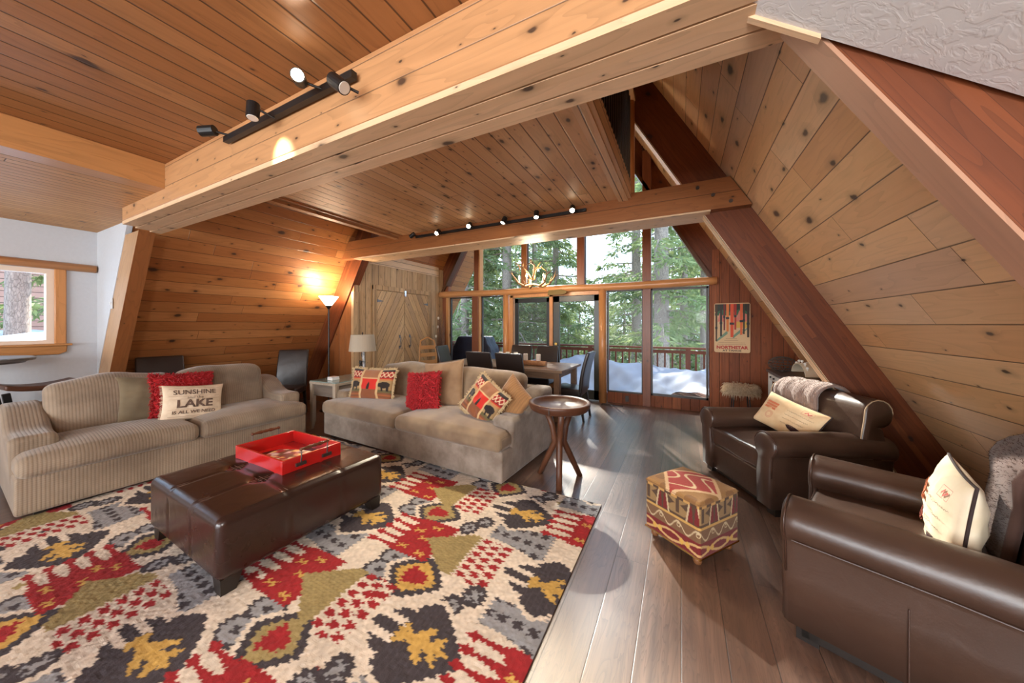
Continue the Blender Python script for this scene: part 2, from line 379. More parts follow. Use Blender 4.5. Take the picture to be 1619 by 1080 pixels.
# loft floor = ceiling over the middle of the room
struct('ceiling_loft', M().box((-3.98, 1.43, 2.87), (-.53, 3.82, 3.0)), MT['ceilB'], grain=(0, 1, 0))
struct('trim_loft_right', M().box((-.62, 1.43, 2.84), (-.52, 3.82, 2.87)).box((-.55, 1.43, 2.86), (-.49, 3.82, 3.04)), MT['beamunder'], grain=(0, 1, 0))
struct('trim_loft_left', M().box((-4.05, 1.43, 2.82), (-3.97, 3.82, 3.04)).box((-3.97, 1.43, 2.85), (-3.9, 3.82, 2.87)), MT['beam'], grain=(0, 1, 0))
# rafters (glulam), three pairs
def rafter(side, y0, y1, zlo, zhi, off=.406, name='rafter', mat=None):
    fx = xr if side > 0 else xl
    P = [(fx(zlo, off if side > 0 else off), zlo), (fx(zhi, off), zhi), (fx(zhi, -.02 if side > 0 else -.02), zhi), (fx(zlo, -.02), zlo)]
    return obj(name, M().prism(P, y0, y1), mat or MT['glulam'], grain=(-side, 0, T), bevel=.004, segs=1)
RFL = 'rafters of the sloped walls'
tag(rafter(1, 1.295, 1.40, 0, 7.2), 'red-brown laminated rafter crossing the upper right corner, nearest on the right slope', 'rafter', RFL)
tag(rafter(-1, 1.29, 1.41, 0, 2.46, mat=MT['postpale']), 'short leaning post-like rafter beside the white wall at left, under the wide beam end', 'rafter', RFL)
tag(rafter(1, 3.93, 4.08, 0, 7.2), 'wide red-brown laminated rafter running down behind the leather armchairs', 'rafter', RFL)
tag(rafter(-1, 3.93, 4.08, 0, 7.2), 'laminated rafter behind the glowing torchiere lamp', 'rafter', RFL)
tag(rafter(1, 6.46, 6.60, 2.2, 7.2), 'red laminated rafter framing the right edge of the tall gable glass', 'rafter', RFL)
tag(rafter(-1, 6.46, 6.60, 2.2, 7.2), 'red laminated rafter framing the left edge of the tall gable glass', 'rafter', RFL)
# pale facing strips on the room side of rafters
def facing(side, y0, y1, zlo, zhi, mat, name, d=.012):
    fx = xr if side > 0 else xl
    P = [(fx(zlo, .406), zlo), (fx(zhi, .406), zhi), (fx(zhi, .406+d), zhi), (fx(zlo, .406+d), zlo)]
    return struct(name, M().prism(P, y0, y1), mat, grain=(-side, 0, T))
facing(1, 1.29, 1.403, 0, 2.5, MT['glulampale'], 'trim_1')
facing(-1, 1.288, 1.412, 0, 2.46, MT['collar'], 'trim_2')
facing(1, 3.925, 4.085, 0, 2.6, MT['beamunder'], 'trim_3')
facing(1, 3.925, 4.085, 2.92, 7, MT['beamunder'], 'trim_4')
# wide near beam
bz0, bz1, by0, by1 = 2.45, 2.80, 1.12, 1.43
m = M().prism([(-4.80, 2.472), (.34, 2.472), (.34, bz1), (-3.80, bz1), (-3.80, 2.60), (-4.80, 2.60)], by0, by1)
t = thing('ceiling_beam', 'wide boxed pine beam crossing the whole ceiling nearest the viewer', 'beam', (-2.2, 1.27, bz0))
def local(m, t): m.v = [(a-t.location[0], b-t.location[1], c-t.location[2]) for a, b, c in m.v]; return m
obj('beam_box', local(m, t), MT['beam'], t, grain=(1, 0, 0), bevel=.004, segs=1)
obj('soffit_board', local(M().box((-4.80, 1.121, 2.44), (.34, 1.214, 2.471)), t), MT['soffb'], t, grain=(1, 0, 0))
obj('soffit_board', local(M().box((-4.88, 1.226, 2.44), (.34, 1.334, 2.471)), t), MT['soffb'], t, grain=(1, 0, 0))
obj('soffit_board', local(M().box((-4.95, 1.346, 2.44), (.36, 1.43, 2.471)), t), MT['soffb'], t, grain=(1, 0, 0))
# collar beam with bolts
t = thing('collar_beam', 'boxed timber collar beam above the dining area carrying the long spotlight track', 'beam', (-2.37, 4.0, 2.61))
def tiebeam(y0, y1, z0, z1):
    return M().prism([(xl(z0)+.01, z0), (xr(z0)-.01, z0), (xr(z1)-.01, z1), (xl(z1)+.01, z1)], y0, y1)
obj('beam_side', local(tiebeam(3.82, 3.93, 2.615, 2.915), t), MT['collar'], t, grain=(1, 0, 0), bevel=.003, segs=1)
obj('beam_side', local(tiebeam(4.08, 4.20, 2.615, 2.915), t), MT['collar'], t, grain=(1, 0, 0), bevel=.003, segs=1)
for k in range(3):
    obj('soffit_board', local(M().box((-5.02, 3.822+k*.127, 2.60), (.26, 3.945+k*.127, 2.618)), t), MT['soffb'], t, grain=(1, 0, 0))
def at_plane(x, y, Y):
    a = R(27.13); t_ = 1
    vx = -math.sin(a)+math.cos(a)*(x-809.5)/522; vy = math.cos(a)+math.sin(a)*(x-809.5)/522; vz = (513.5-y)/522
    k = Y/vy; return Vector((vx*k, Y, 1.47+vz*k))
for (bx, by) in ((1103, 297), (1127.5, 308), (1155.5, 317.5)):
    p = at_plane(bx, by, 3.815)
    obj('bolt', local(M().tube([(p.x, 3.806, p.z), (p.x, 3.83, p.z)], .017, 12), t), MT['bolt'], t)
# loft railing
t = thing('loft_railing', 'dark baluster railing of the loft seen through the ceiling opening', 'railing', (-.5, 2.6, 3.04))
ys = np.linspace(1.5, 3.74, 26)
for y in ys: obj('baluster', local(M().box((-.512, y-.012, 3.02), (-.488, y+.012, 3.95)), t), MT['rail'], t)
obj('handrail', local(M().box((-.55, 1.43, 3.93), (-.45, 3.85, 3.98)), t), MT['beamunder'], t, grain=(0, 1, 0))
obj('newel_post', local(M().tube([(-.5, 3.85, 2.92), (-.5, 3.85, 4.0)], .045, 12), t), MT['log'], t, grain=(0, 0, 1), smooth=True)
struct('wall_loft', M().box((-3.98, 1.43, 3.0), (-.6, 1.47, 6.9)), plain('loft_dark_wall', (120, 78, 48), .7))
# closet box on the far left with double barn doors
CX = -5.2
m = M().prism([(3.99, 0), (YW, 0), (YW, 2.80), (3.99, 2.80)], CX-.06, CX, 'x')
struct('wall_closet', m, MT['rough'], grain=(0, 0, 1))
struct('wall_closet_return', M().prism([(-6.95, 0), (CX, 0), (CX, 2.8), (xl(2.8), 2.8), (XL, 0)], 3.96, 3.99), MT['collar'], grain=(0, 0, 1))
struct('trim_closet', M().box((CX-.01, 4.1, 2.62), (CX+.02, 6.25, 2.84)), MT['beamunder'], grain=(0, 1, 0))
struct('trim_corner_board', M().box((CX-.04, 3.936, 0), (CX+.022, 4.05, 2.06)), MT['rough'], grain=(0, 0, 1))
t = thing('barn_door_pair', 'pair of rustic diagonal plank cabinet doors with iron handles in the rough board wall', 'doors', (CX, 5.15, 0))
dm = wood('diagonal_planks', [(220, 180, 130), (204, 162, 114), (230, 192, 146), (172, 136, 102)], .12, 9, .004, .3, .6, .5, jointed=False)
fr_ = M().box((.0, -.80, .0), (.035, -.72, 2.22)).box((0, .72, 0), (.035, .80, 2.22)).box((0, -.80, 2.14), (.04, .80, 2.23))
obj('door_frame', fr_, MT['rough'], t, grain=(0, 0, 1), bevel=.003, segs=1)
for s in (-1, 1):
    y0, y1 = (-.71, -.008) if s < 0 else (.008, .71)
    d = obj('door', M().box((.004, y0, .03), (.026, y1, 2.13)), dm, t, grain=(0, .55*(1 if s < 0 else -1), 1))
    hy = -.14 if s < 0 else .14
    h = M().tube([(.03, hy, 1.02), (.055, hy+.01, 1.03), (.065, hy-.005, 1.12), (.055, hy+.005, 1.21), (.03, hy, 1.22)], [.013, .009, .009, .009, .013], 8)
    h.box((.026, hy-.02, .98), (.034, hy+.02, 1.04)).box((.026, hy-.02, 1.2), (.034, hy+.02, 1.26)); h.box((.024, y0+.62 if s < 0 else y1-.63, 1.0), (.03, y0+.63 if s < 0 else y1-.62, 1.02))
    obj('handle', h, MT['steel'], d, smooth=False)
    ye = y0 if s < 0 else y1
    for zz in (.25, 1.93):
        obj('hinge', M().prism([(ye, zz-.03), (ye-s*.16, zz), (ye, zz+.03)], .026, .032, 'x'), MT['steel'], d)
obj('latch', M().box((.026, -.02, 2.06), (.045, .03, 2.18)), MT['chrome'], t)
# front gable wall: posts, mullions, glazing
zl0, zl1 = 2.12, 2.25
struct('wall_front', M().prism([(.415, 0), (XR, 0), (xr(2.72), 2.72), (.46, 2.72), (.46, 2.2), (.415, 2.2)], 6.42, 6.455).add(
    M().box((-1.25, 6.42, 0), (.42, 6.54, .2)).v, M().box((-1.25, 6.42, 0), (.42, 6.54, .2)).f), MT['redwood'], grain=(0, 0, 1))
struct('wall_front_left', M().box((-5.2, 6.42, 0), (-5.03, 6.54, 2.4)).box((-5.1, 6.42, 0), (-3.4, 6.54, .2)), MT['redwood'], grain=(0, 0, 1))
struct('trim_post_right', M().prism([(.455, 0), (.60, 0), (.575, 2.66), (.455, 2.66)], 6.385, 6.425), MT['redwood'], grain=(0, 0, 1))
def vpost(name, x0, x1, z0, z1, mat, y0=6.36, y1=6.5): return struct(name, M().box((x0, y0, z0), (x1, y1, z1)), mat, grain=(0, 0, 1), bevel=.004, segs=1)
vpost('trim_5', -5.05, -4.97, .18, zl0, MT['trimwood'])
vpost('trim_6', -4.26, -4.10, 0.0, zl0, MT['dkmull'], 6.30); vpost('trim_7', -.62, -.485, .0, zl0, MT['dkmull'], 6.38)
vpost('trim_8', -4.245, -4.10, zl1, 4.6, MT['dkmull']); vpost('trim_9', -3.04, -2.92, zl1, 6.3, MT['collar'])
vpost('trim_10', -1.83, -1.68, zl1, 6.3, MT['dkmull']); vpost('trim_11', -.625, -.48, zl1, 4.6, MT['dkmull'])
vpost('trim_12', -4.108, -4.075, .0, 4.6, MT['trimwood'], 6.34, 6.5)
struct('trim_13', M().tube([(-3.41, 6.37, 0), (-3.41, 6.37, zl0+.02)], .068, 14), MT['log'], grain=(0, 0, 1), smooth=True)
struct('trim_14', M().tube([(-1.325, 6.37, 0), (-1.325, 6.37, zl0+.02)], .075, 14), MT['log'], grain=(0, 0, 1), smooth=True)
struct('trim_15', M().box((-3.33, 6.36, 0), (-3.24, 6.5, 2.1)).box((-2.40, 6.36, 0), (-2.33, 6.5, 2.1)).box((-3.3, 6.36, 2.05), (-1.4, 6.5, 2.13)), MT['log'], grain=(0, 0, 1))
# sloped window stops following rafters
for s_, f_ in ((1, xr), (-1, xl)):
    struct('trim_16' if s_ > 0 else 'trim_17', M().prism([(f_(2.2, .42), 2.2), (f_(6.9, .42), 6.9), (f_(6.9, .36), 6.9), (f_(2.2, .36), 2.2)], 6.36, 6.5), MT['collar'])
def wobble_log(x0, x1, y, z, r, n=40):
    pts = []; rad = []
    for i in range(n+1):
        t_ = i/n; x = x0+(x1-x0)*t_; pts.append((x, y+.008*math.sin(t_*21), z+.008*math.sin(t_*13+1))); rad.append(r*(1+.05*math.sin(t_*17)+.04*math.sin(t_*37)))
    m = M(); m.tube(pts, rad, 16); return m
tag(obj('log_rail', wobble_log(-5.22, .52, 6.33, 2.185, .07), MT['log'], None, smooth=True, grain=(1, 0, 0)), 'long peeled horizontal log spanning the window wall above the glass door', 'log')
def pane(n, x0, x1, z0, z1, frame=None, fw=.025, y=6.45):
    g_ = M().box((x0, y-.004, z0), (x1, y+.004, z1)); o = struct('window_%d' % n, g_, MT['glass'])
    f = M().box((x0, y-.03, z0), (x0+fw, y+.03, z1)).box((x1-fw, y-.03, z0), (x1, y+.03, z1)).box((x0, y-.03, z0), (x1, y+.03, z0+fw)).box((x0, y-.03, z1-fw), (x1, y+.03, z1))
    obj('window_frame', f, frame or MT['bronze'], o)
    return o
pane(1, -4.97, -4.26, .2, 2.12); pane(2, -4.08, -3.46, .2, 2.12); pane(3, -1.255, -.615, .2, 2.12); pane(4, -.49, .41, .2, 2.12, fw=.035)
pane(5, -3.04+.12, -1.83, 2.25, 6.6, fw=.01); pane(6, -1.68, -.62, 2.25, 5.6, fw=.01); pane(7, -4.10, -3.04, 2.25, 5.6, fw=.01)
for nn, f_, a_, b_ in ((8, xr, -.48, .42), (9, xl, -4.25, -5.1)):
    zt = 3.9
    struct('window_%d' % nn, M().prism([(a_, 2.25), (b_, 2.25), (b_, 2.3), (a_, 3.75)], 6.446, 6.454), MT['glass'])
# screened side panel and glass door
d1 = struct('door_1', M().box((-3.21, 6.40, .05), (-3.13, 6.44, 2.03)).box((-2.475, 6.40, .05), (-2.40, 6.44, 2.03)).box((-3.21, 6.40, 1.94), (-2.40, 6.44, 2.03)).box((-3.21, 6.40, .05), (-2.40, 6.44, .25)), MT['screen'])
obj('screen_mesh', M().box((-3.14, 6.418, .24), (-2.46, 6.422, 1.95)), MT['mesh'], d1)
d2 = struct('door_2', M().box((-2.33, 6.40, .02), (-2.2, 6.45, 2.05)).box((-1.50, 6.40, .02), (-1.395, 6.45, 2.05)).box((-2.33, 6.40, 1.93), (-1.4, 6.45, 2.05)).box((-2.33, 6.40, .02), (-1.4, 6.45, .2)), MT['green'], bevel=.004, segs=1)
obj('door_glass', M().box((-2.21, 6.42, .19), (-1.49, 6.43, 1.94)), MT['glass'], d2)
obj('deadbolt', M().tube([(-2.265, 6.37, 1.08), (-2.265, 6.41, 1.08)], .03, 14), MT['brass'], d2)
obj('door_knob', M().tube([(-2.265, 6.33, .92), (-2.265, 6.35, .92), (-2.265, 6.37, .92), (-2.265, 6.41, .92)], [.02, .032, .02, .03], 14), MT['brass'], d2, smooth=True)
# outlet + floor vent
tag(obj('wall_outlet', M().box((-.925, 6.408, .045), (-.86, 6.42, .155)), MT['bronze'], bevel=.003), 'dark outlet plate low on the redwood strip under the windows', 'outlet')
t = thing('floor_vent', 'dark slotted floor vent in front of the glass wall', 'vent', (-1.12, 6.18, 0))
obj('vent_frame', M().box((-.19, -.07, 0), (.19, .07, .006)), MT['bronze'], t)
obj('vent_slats', M().box((-.165, -.05, .006), (-.155, .05, .01)), MT['black'], t)
for k in range(14): M()
# left dormer window
def wbox(y0, y1, z0, z1, d0, d1): return M().box((WX-d1, y0, z0), (WX-d0, y1, z1))
w = struct('window_10', M().box((WX-.085, wy0, wz0), (WX-.08, wy1, wz1)), MT['glass'])
f = M()
for a_ in (wbox(wy1-.05, wy1, wz0, wz1, 0.0, .12), wbox(wy0, wy0+.05, wz0, wz1, 0, .12), wbox(wy0+.05, wy1-.05, wz0, wz0+.045, 0, .12), wbox(wy0+.05, wy1-.05, wz1-.05, wz1, 0, .12)): f.add(a_.v, a_.f)
obj('window_frame', f, MT['sash'], w)
obj('window_casing', M().box((WX, wy1+.0, wz0), (WX+.03, wy1+.085, wz1+.02)), MT['log'], w, grain=(0, 0, 1), bevel=.01)
obj('window_sill', M().box((WX, wy0-.1, wz0-.02), (WX+.06, wy1+.12, wz0+.004)), MT['trimwood'], w, grain=(0, 1, 0), bevel=.004)
obj('window_apron', M().prism([(wy0-.1, wz0-.02), (wy1+.09, wz0-.02), (wy1+.085, wz0-.09), (wy1+.03, wz0-.12), (wy0-.1, wz0-.12)], WX, WX+.03, 'x'), MT['trimwood'], w, grain=(0, 1, 0), bevel=.006)
tag(obj('log_trim', M().tube([(WX+.02, -1.5, wz1+.055), (WX+.02, .2, wz1+.05), (WX+.02, 1.27, wz1+.045)], [.045, .045, .045], 10), MT['log'], grain=(0, 1, 0), smooth=True), 'thin peeled log trim mounted above the left window on the white wall', 'trim')
p = at_plane(176, 480, 1.28)
t = thing('light_switch', 'white light switch plate on the narrow white wall beside the leaning post', 'switch', (p.x-.0, 1.285, p.z))
obj('plate', M().box((-.035, -.006, -.06), (.035, 0, .06)), plain('plastic', (190, 190, 190), .4), t, bevel=.002)
obj('toggle', M().box((-.006, -.018, -.012), (.006, -.005, .012)), plain('plastic2', (230, 230, 230), .4), t)

# ================================================================== furniture builders
def sm(t): t = max(0, min(1, t)); return t*t*(3-2*t)
MT['sofaA'] = fabric('ribbed_sofa_fabric', (150, 132, 112), (122, 104, 86), stripe=.020)
MT['sofaB'] = fabric('suede_sofa_fabric', (146, 124, 98), (112, 90, 70), stripe=.007)
MT['sofaBs'] = fabric('pale_suede_sofa_base', (142, 130, 118), (112, 98, 86), mott=6)
MT['dkfoot'] = plain('dark_foot', (30, 24, 20), .4)
def sofa(name, label, loc, rotz, Wd, D, mat, mbase, arm=.60, bh=.88, wedge=0):
    t = thing(name, label, 'sofa', loc, rotz)
    obj('base', rbox((Wd, D-.06, .29), .025, (6, 4, 2), c=(0, .01, .185)), mbase, t, smooth=True)
    for s in (-1, 1):
        def fc(u, v, w, p):
            top = max(0, w); q = Vector(p); q.z += .05*(1-abs(u)**3)*(1-abs(v)**3)*top
            if v < 0: q.y -= .02*(1-u*u)*(1-w*w)
            return q
        obj('seat_cushion', rbox((Wd/2-.004, D-.34, .165), .06, (10, 8, 2), fc, c=(s*(Wd/4), -.17, .395)), mat, t, smooth=True, sub=1)
        def fb(u, v, w, p):
            q = Vector(p); k = (1-abs(u)**3)*(1-abs(w)**3); q.y += (-.05 if v < 0 else .04)*k; q.z += .03*math.cos(u*2.2)*max(0, w)-.012*math.sin(u*5+s); q.y += q.z*.28; return q
        obj('back_cushion', rbox((Wd/2-.20, .20, .50), .08, (8, 2, 6), fb, c=(s*(Wd/4-.095), D/2-.33, bh-.22)), mat, t, smooth=True, sub=1)
        def fa(u, v, w, p):
            q = Vector(p); tt = (v+1)/2; q.z += .17*sm((tt-.3)/.45)*(w+1)/2; q.x += s*.015*w; return q
        obj('arm', rbox((.24, D-.20, arm-.03), .05, (2, 12, 4), fa, c=(s*(Wd/2-.115), .10, .03+(arm-.03)/2)), mbase if s > 0 and mbase != mat else mat, t, smooth=True, sub=1)
        for sy in (-1, 1): obj('foot', M().box((s*(Wd/2-.12)-.03, sy*(D/2-.12)-.03, 0), (s*(Wd/2-.12)+.03, sy*(D/2-.12)+.03, .045)), MT['dkfoot'], t)
    obj('back_frame', rbox((Wd-.1, .20, .66), .05, (6, 1, 3), c=(0, D/2-.11, .42)), mat, t, smooth=True)
    return t
sofa('ribbed_sofa', 'long beige ribbed corduroy sofa in front of the left sloped wall', (-4.83, 1.55, .0), R(87.5), 2.08, 1.10, MT['sofaA'], MT['sofaA'], bh=.92)
sofa('suede_sofa', 'wide tan suede sofa facing the viewer with bear pillows at both ends', (-2.77, 3.19, 0), R(-3.2), 2.76, 1.16, MT['sofaB'], MT['sofaBs'], arm=.585, bh=.88)
# ---- pillows
def psurf(Wd, H, T, u, v, s, pinch=.07):
    x = Wd/2*u*(1-pinch*(1-v*v)); z = H/2*v*(1-pinch*(1-u*u))
    d = T/2*(max(0, (1-u*u))*max(0, (1-v*v)))**.42
    return Vector((x, s*d, z))
def pillow(name, label, loc, Wd, H, T, yaw, lean, roll, mat, group=None, n=18, paint=None, f=None, cat='pillow'):
    t = thing(name, label, cat, loc, 0, group); t.rotation_euler = (-R(lean), R(roll), R(yaw))
    m = M(); idx = {}; cols = []
    for s in (-1, 1):
        for i in range(n+1):
            for j in range(n+1):
                u, v = -math.cos(math.pi*i/n), -math.cos(math.pi*j/n)
                if paint: u, v = -1+2*i/n, -1+2*j/n
                edge = i in (0, n) or j in (0, n); key = (i, j, 0 if edge else s)
                if key not in idx:
                    p = psurf(Wd, H, T, u, v, s)
                    k = (1-abs(u))*(1-abs(v)); p.y += s*.010*math.sin(u*9+v*4)*math.sin(v*7-u*3)*min(1, k*4)
                    idx[key] = len(m.v); m.v.append(tuple(p))
                    if paint: cols.append(paint(u, v, s))
        for i in range(n):
            for j in range(n):
                a = [idx[(x, y, 0 if (x in (0, n) or y in (0, n)) else s)] for x, y in ((i, j), (i+1, j), (i+1, j+1), (i, j+1))]
                m.f.append(tuple(a if s < 0 else a[::-1]))
    obj('cover', m, mat, t, smooth=True, paint=np.array(cols, dtype=np.float32) if paint else None)
    return t
def fringe(t, Wd, H, mat, L=.03, n=130, w=.004, sides='lrtb', seed=1, nm='fringe'):
    rnd = random.Random(seed); m = M()
    for sd in sides:
        for k in range(n):
            a = rnd.uniform(-1, 1)
            if sd in 'lr': s = -1 if sd == 'l' else 1; p = psurf(Wd, H, 0, s, a, 1); d = Vector((s, rnd.uniform(-.5, .5), rnd.uniform(-.6, .6)))
            else: s = -1 if sd == 'b' else 1; p = psurf(Wd, H, 0, a, s, 1); d = Vector((rnd.uniform(-.6, .6), rnd.uniform(-.5, .5), s))
            d.normalize(); ll = L*rnd.uniform(.6, 1.2)
            m.tube([p-d*.004, p+d*ll*.5+Vector((0, 0, .002)), p+d*ll+Vector((rnd.uniform(-.004, .004), rnd.uniform(-.006, .006), -.003))], [w, w, w*.6], 4)
    return obj(nm, m, mat, t)
def shag(t, Wd, H, T, mat, n=1700, L=.035, seed=3, r=.0042):
    rnd = random.Random(seed); m = M()
    for k in range(n):
        u, v = rnd.uniform(-1, 1), rnd.uniform(-1, 1)
        if k % 6 == 0: u = rnd.choice((-1, 1))*rnd.uniform(.96, 1)
        if k % 6 == 1: v = rnd.choice((-1, 1))*rnd.uniform(.96, 1)
        s = -1 if rnd.random() < .8 else 1
        p = psurf(Wd, H, T, u, v, s); nrm = Vector((u*abs(u)**3*1.2, s*1.0, v*abs(v)**3*1.2)).normalized()
        d = (nrm+Vector((rnd.uniform(-.7, .7), rnd.uniform(-.5, .5), rnd.uniform(-1, .4)))*.8).normalized(); ll = L*rnd.uniform(.6, 1.15)
        q = p+d*ll*.55; e = q+(d+Vector((rnd.uniform(-.6, .6), rnd.uniform(-.3, .3), -.5))).normalized()*ll*.5
        m.tube([p-d*.003, q, e], [r, r*1.1, r*.6], 4)
    return obj('shag_strands', m, mat, t)
def text2d(body, size=1, bold=.0, cuts=1):
    cu = bpy.data.curves.new('t', 'FONT'); cu.body = body; cu.size = size; cu.align_x = 'CENTER'; cu.align_y = 'CENTER'; cu.offset = bold; cu.resolution_u = 3
    o = bpy.data.objects.new('t', cu); COL.objects.link(o)
    bpy.context.view_layer.update(); me = bpy.data.meshes.new_from_object(o.evaluated_get(bpy.context.evaluated_depsgraph_get()))
    bm = bmesh.new(); bm.from_mesh(me); bmesh.ops.triangulate(bm, faces=bm.faces)
    for _ in range(cuts): bmesh.ops.subdivide_edges(bm, edges=[e for e in bm.edges if e.calc_length() > size*.22], cuts=1, use_grid_fill=False); bmesh.ops.triangulate(bm, faces=bm.faces)
    v = [(a.co.x, a.co.y) for a in bm.verts]; f = [tuple(a.index for a in x.verts) for x in bm.faces]; bm.free()
    bpy.data.objects.remove(o); bpy.data.curves.remove(cu); bpy.data.meshes.remove(me); return v, f
def decal(t, name, items, Wd, H, T, mat, s=-1, off=.003):
    """items: (verts2d, faces, cx, cz, sx, sz) in metres on the pillow plane"""
    m = M()
    for v, f, cx, cz, sx, sz in items:
        vs = []
        for a, b in v:
            x, z = cx+a*sx, cz+b*sz; u = max(-.999, min(.999, x/(Wd/2)/(1-.03))); w = max(-.999, min(.999, z/(H/2)/(1-.03)))
            p = psurf(Wd, H, T, u, w, s); vs.append((x, p.y+s*(off+.010*abs(math.sin(u*9+w*4)*math.sin(w*7-u*3))*min(1, (1-abs(u))*(1-abs(w))*4)), z))
        m.add(vs, f)
    return obj(name, m, mat, t)
def quadstrip(pts, w):
    v = []; f = []
    for i, (x, y) in enumerate(pts):
        a = pts[max(0, i-1)]; b = pts[min(len(pts)-1, i+1)]; dx, dy = b[0]-a[0], b[1]-a[1]; L = math.hypot(dx, dy) or 1
        ww = w[i] if isinstance(w, (list, tuple)) else w; v += [(x-dy/L*ww/2, y+dx/L*ww/2), (x+dy/L*ww/2, y-dx/L*ww/2)]
        if i: f.append((2*i-2, 2*i-1, 2*i+1, 2*i))
    return v, f
redm = plain('red_yarn', (150, 14, 22), .85, noise=.25, ns=60, sheen=.1)
pillow('olive_pillow', 'olive brown square pillow tucked behind the shaggy red pillow on the ribbed sofa', (-4.93, 1.36, .70), .5, .5, .14, 88, 20, 3, fabric('olive_velvet', (122, 108, 84), (96, 84, 64)))
t = pillow('shag_pillow', 'shaggy red pillow behind the lettered cream pillow on the ribbed sofa', (-4.86, 1.57, .70), .5, .48, .14, 88, 18, 4, redm)
shag(t, .5, .48, .14, redm)
t = pillow('lettered_pillow', 'cream canvas pillow with brown sunshine lettering on the ribbed sofa', (-4.68, 1.60, .635), .50, .38, .14, 84, 16, 6, plain('cream_canvas', (226, 208, 184), .85, c2=(206, 184, 156), ns=14))
inkm = plain('brown_ink', (96, 74, 62), .9)
decal(t, 'lettering', [(*text2d('SUNSHINE', .075, .001), 0, .10, .98, .92), (*text2d('and the', .04), .0, .045, 1.1, .9), (*text2d('LAKE', .125, .004), 0, -.022, 1.0, .88), (*text2d('IS ALL WE NEED', .05, .001), 0, -.105, .95, .9)], .50, .38, .14, inkm)
wob = lambda z, sd: quadstrip([(-.2+.4*i/24, z+.002*math.sin(i*1.3+sd)) for i in range(25)], .0022)
decal(t, 'plank_lines', [(*wob(z, z*30), 0, 0, 1, 1) for z in (.145, .062, .03, -.075, -.145)], .50, .38, .14, plain('ink_light', (160, 130, 106), .9))
fringe(t, .50, .38, plain('cream_thread', (216, 200, 176), .9), .022, 90, .0016, 'l')
# bear patchwork pillows
def bear_paint(u, v, s):
    tan, brown, red, dk, lt = (146, 104, 66), (120, 78, 46), (176, 38, 26), (38, 28, 24), (196, 160, 112)
    au = abs(u)
    c = tan
    if s > 0: return lin(brown)[:3]
    if abs(au-.42) < .045: c = lt
    elif au < .42:
        if v > .45: c = (150, 98, 66)
        elif v > .38: c = lt
        elif v > -.28:
            c = (196, 40, 26)
            if abs(u+.02) < .07 and -.28 < v < .18-abs(u)*2: c = dk
        else: c = (128, 72, 40)
    else:
        x = (au-.72)/.3
        if v > .45:
            c = (150, 36, 30)
            if abs(abs(x*1.6 % 1-.5)-abs((v-.66)*3)) < .12: c = (214, 186, 150)
            if v > .86 or v < .5: c = dk
        elif v > .3: c = (182, 120, 70) if v < .38 else (176, 40, 30)
        elif v > -.45:
            c = (158, 128, 86)
            body = ((x)/.75)**2+((v-.02)/.20)**2 < 1; head = ((x+.62)/.3)**2+((v-.02)/.13)**2 < 1
            legs = (-.36 < v < 0) and (abs(x-.45) < .16 or abs(x+.3) < .15)
            if body or head or legs: c = dk
            elif v < -.3: c = (96, 84, 50)
        else: c = (150, 84, 44) if int((v+1)*9) % 2 else (120, 70, 42)
    return lin(c)[:3]
pm = painted('patchwork_cloth', .9, .2, 90, .25)
fm = plain('tan_fringe', (190, 164, 124), .9)
t = pillow('bear_pillow', 'fringed patchwork bear pillow standing upright at the left end of the suede sofa', (-3.60, 3.02, .68), .64, .42, .17, 12, 14, 0, pm, 'patchwork bear pillows', n=80, paint=bear_paint)
fringe(t, .64, .42, fm, .035, 150, .004)
t = pillow('bear_pillow', 'tilted fringed patchwork bear pillow against the right arm of the suede sofa', (-1.83, 2.93, .665), .46, .42, .17, -18, 24, 27, pm, 'patchwork bear pillows', n=80, paint=bear_paint)
fringe(t, .46, .42, fm, .035, 150, .004, seed=5)
pillow('corded_pillow', 'small corded caramel pillow wedged in the right corner of the suede sofa', (-1.56, 3.06, .69), .42, .38, .17, -30, 20, 30, fabric('caramel_cord', (164, 118, 72), (140, 98, 58), stripe=.028))
pillow('tan_pillow', 'big plain tan pillow behind the shaggy red pillow on the suede sofa', (-2.62, 3.24, .74), .62, .56, .20, 0, 14, -8, fabric('tan_velvet', (160, 130, 98), (128, 98, 70)))
t = pillow('shag_pillow', 'shaggy bright red pillow in the middle of the suede sofa', (-2.70, 2.99, .69), .44, .42, .13, 4, 12, -5, redm)
shag(t, .44, .42, .13, redm, seed=9)
# ---- tufted ottoman
OX, OY, OA = -2.68, 1.385, R(-2)
lb = leather('dark_bonded_leather', (44, 27, 23), .25)
t = thing('leather_ottoman', 'large square dark brown leather coffee table ottoman on the patterned rug', 'ottoman', (OX, OY, 0), OA)
def fo(u, v, w, p):
    q = Vector(p); 
    if w > .5:
        for s in (-1, 1):
            q.z -= .006*math.exp(-((u-s/3)/.02)**2)*1+.006*math.exp(-((v-s/3)/.02)**2)
            for s2 in (-1, 1): q.z -= .028*math.exp(-(((u-s/3)**2+(v-s2/3)**2)/.008))
        q.z += .018*(1-u*u)*(1-v*v)
    elif abs(u) > .98 or abs(v) > .98:
        a = v if abs(u) > .98 else u
        for s in (-1, 1): 
            k = .006*math.exp(-((a-s/3)/.02)**2)
            if abs(u) > .98: q.x -= math.copysign(k, u)
            else: q.y -= math.copysign(k, v)
    return q
obj('cushion_body', rbox((1.06, 1.06, .34), .045, (60, 60, 6), fo, c=(0, 0, .262)), lb, t, smooth=True)
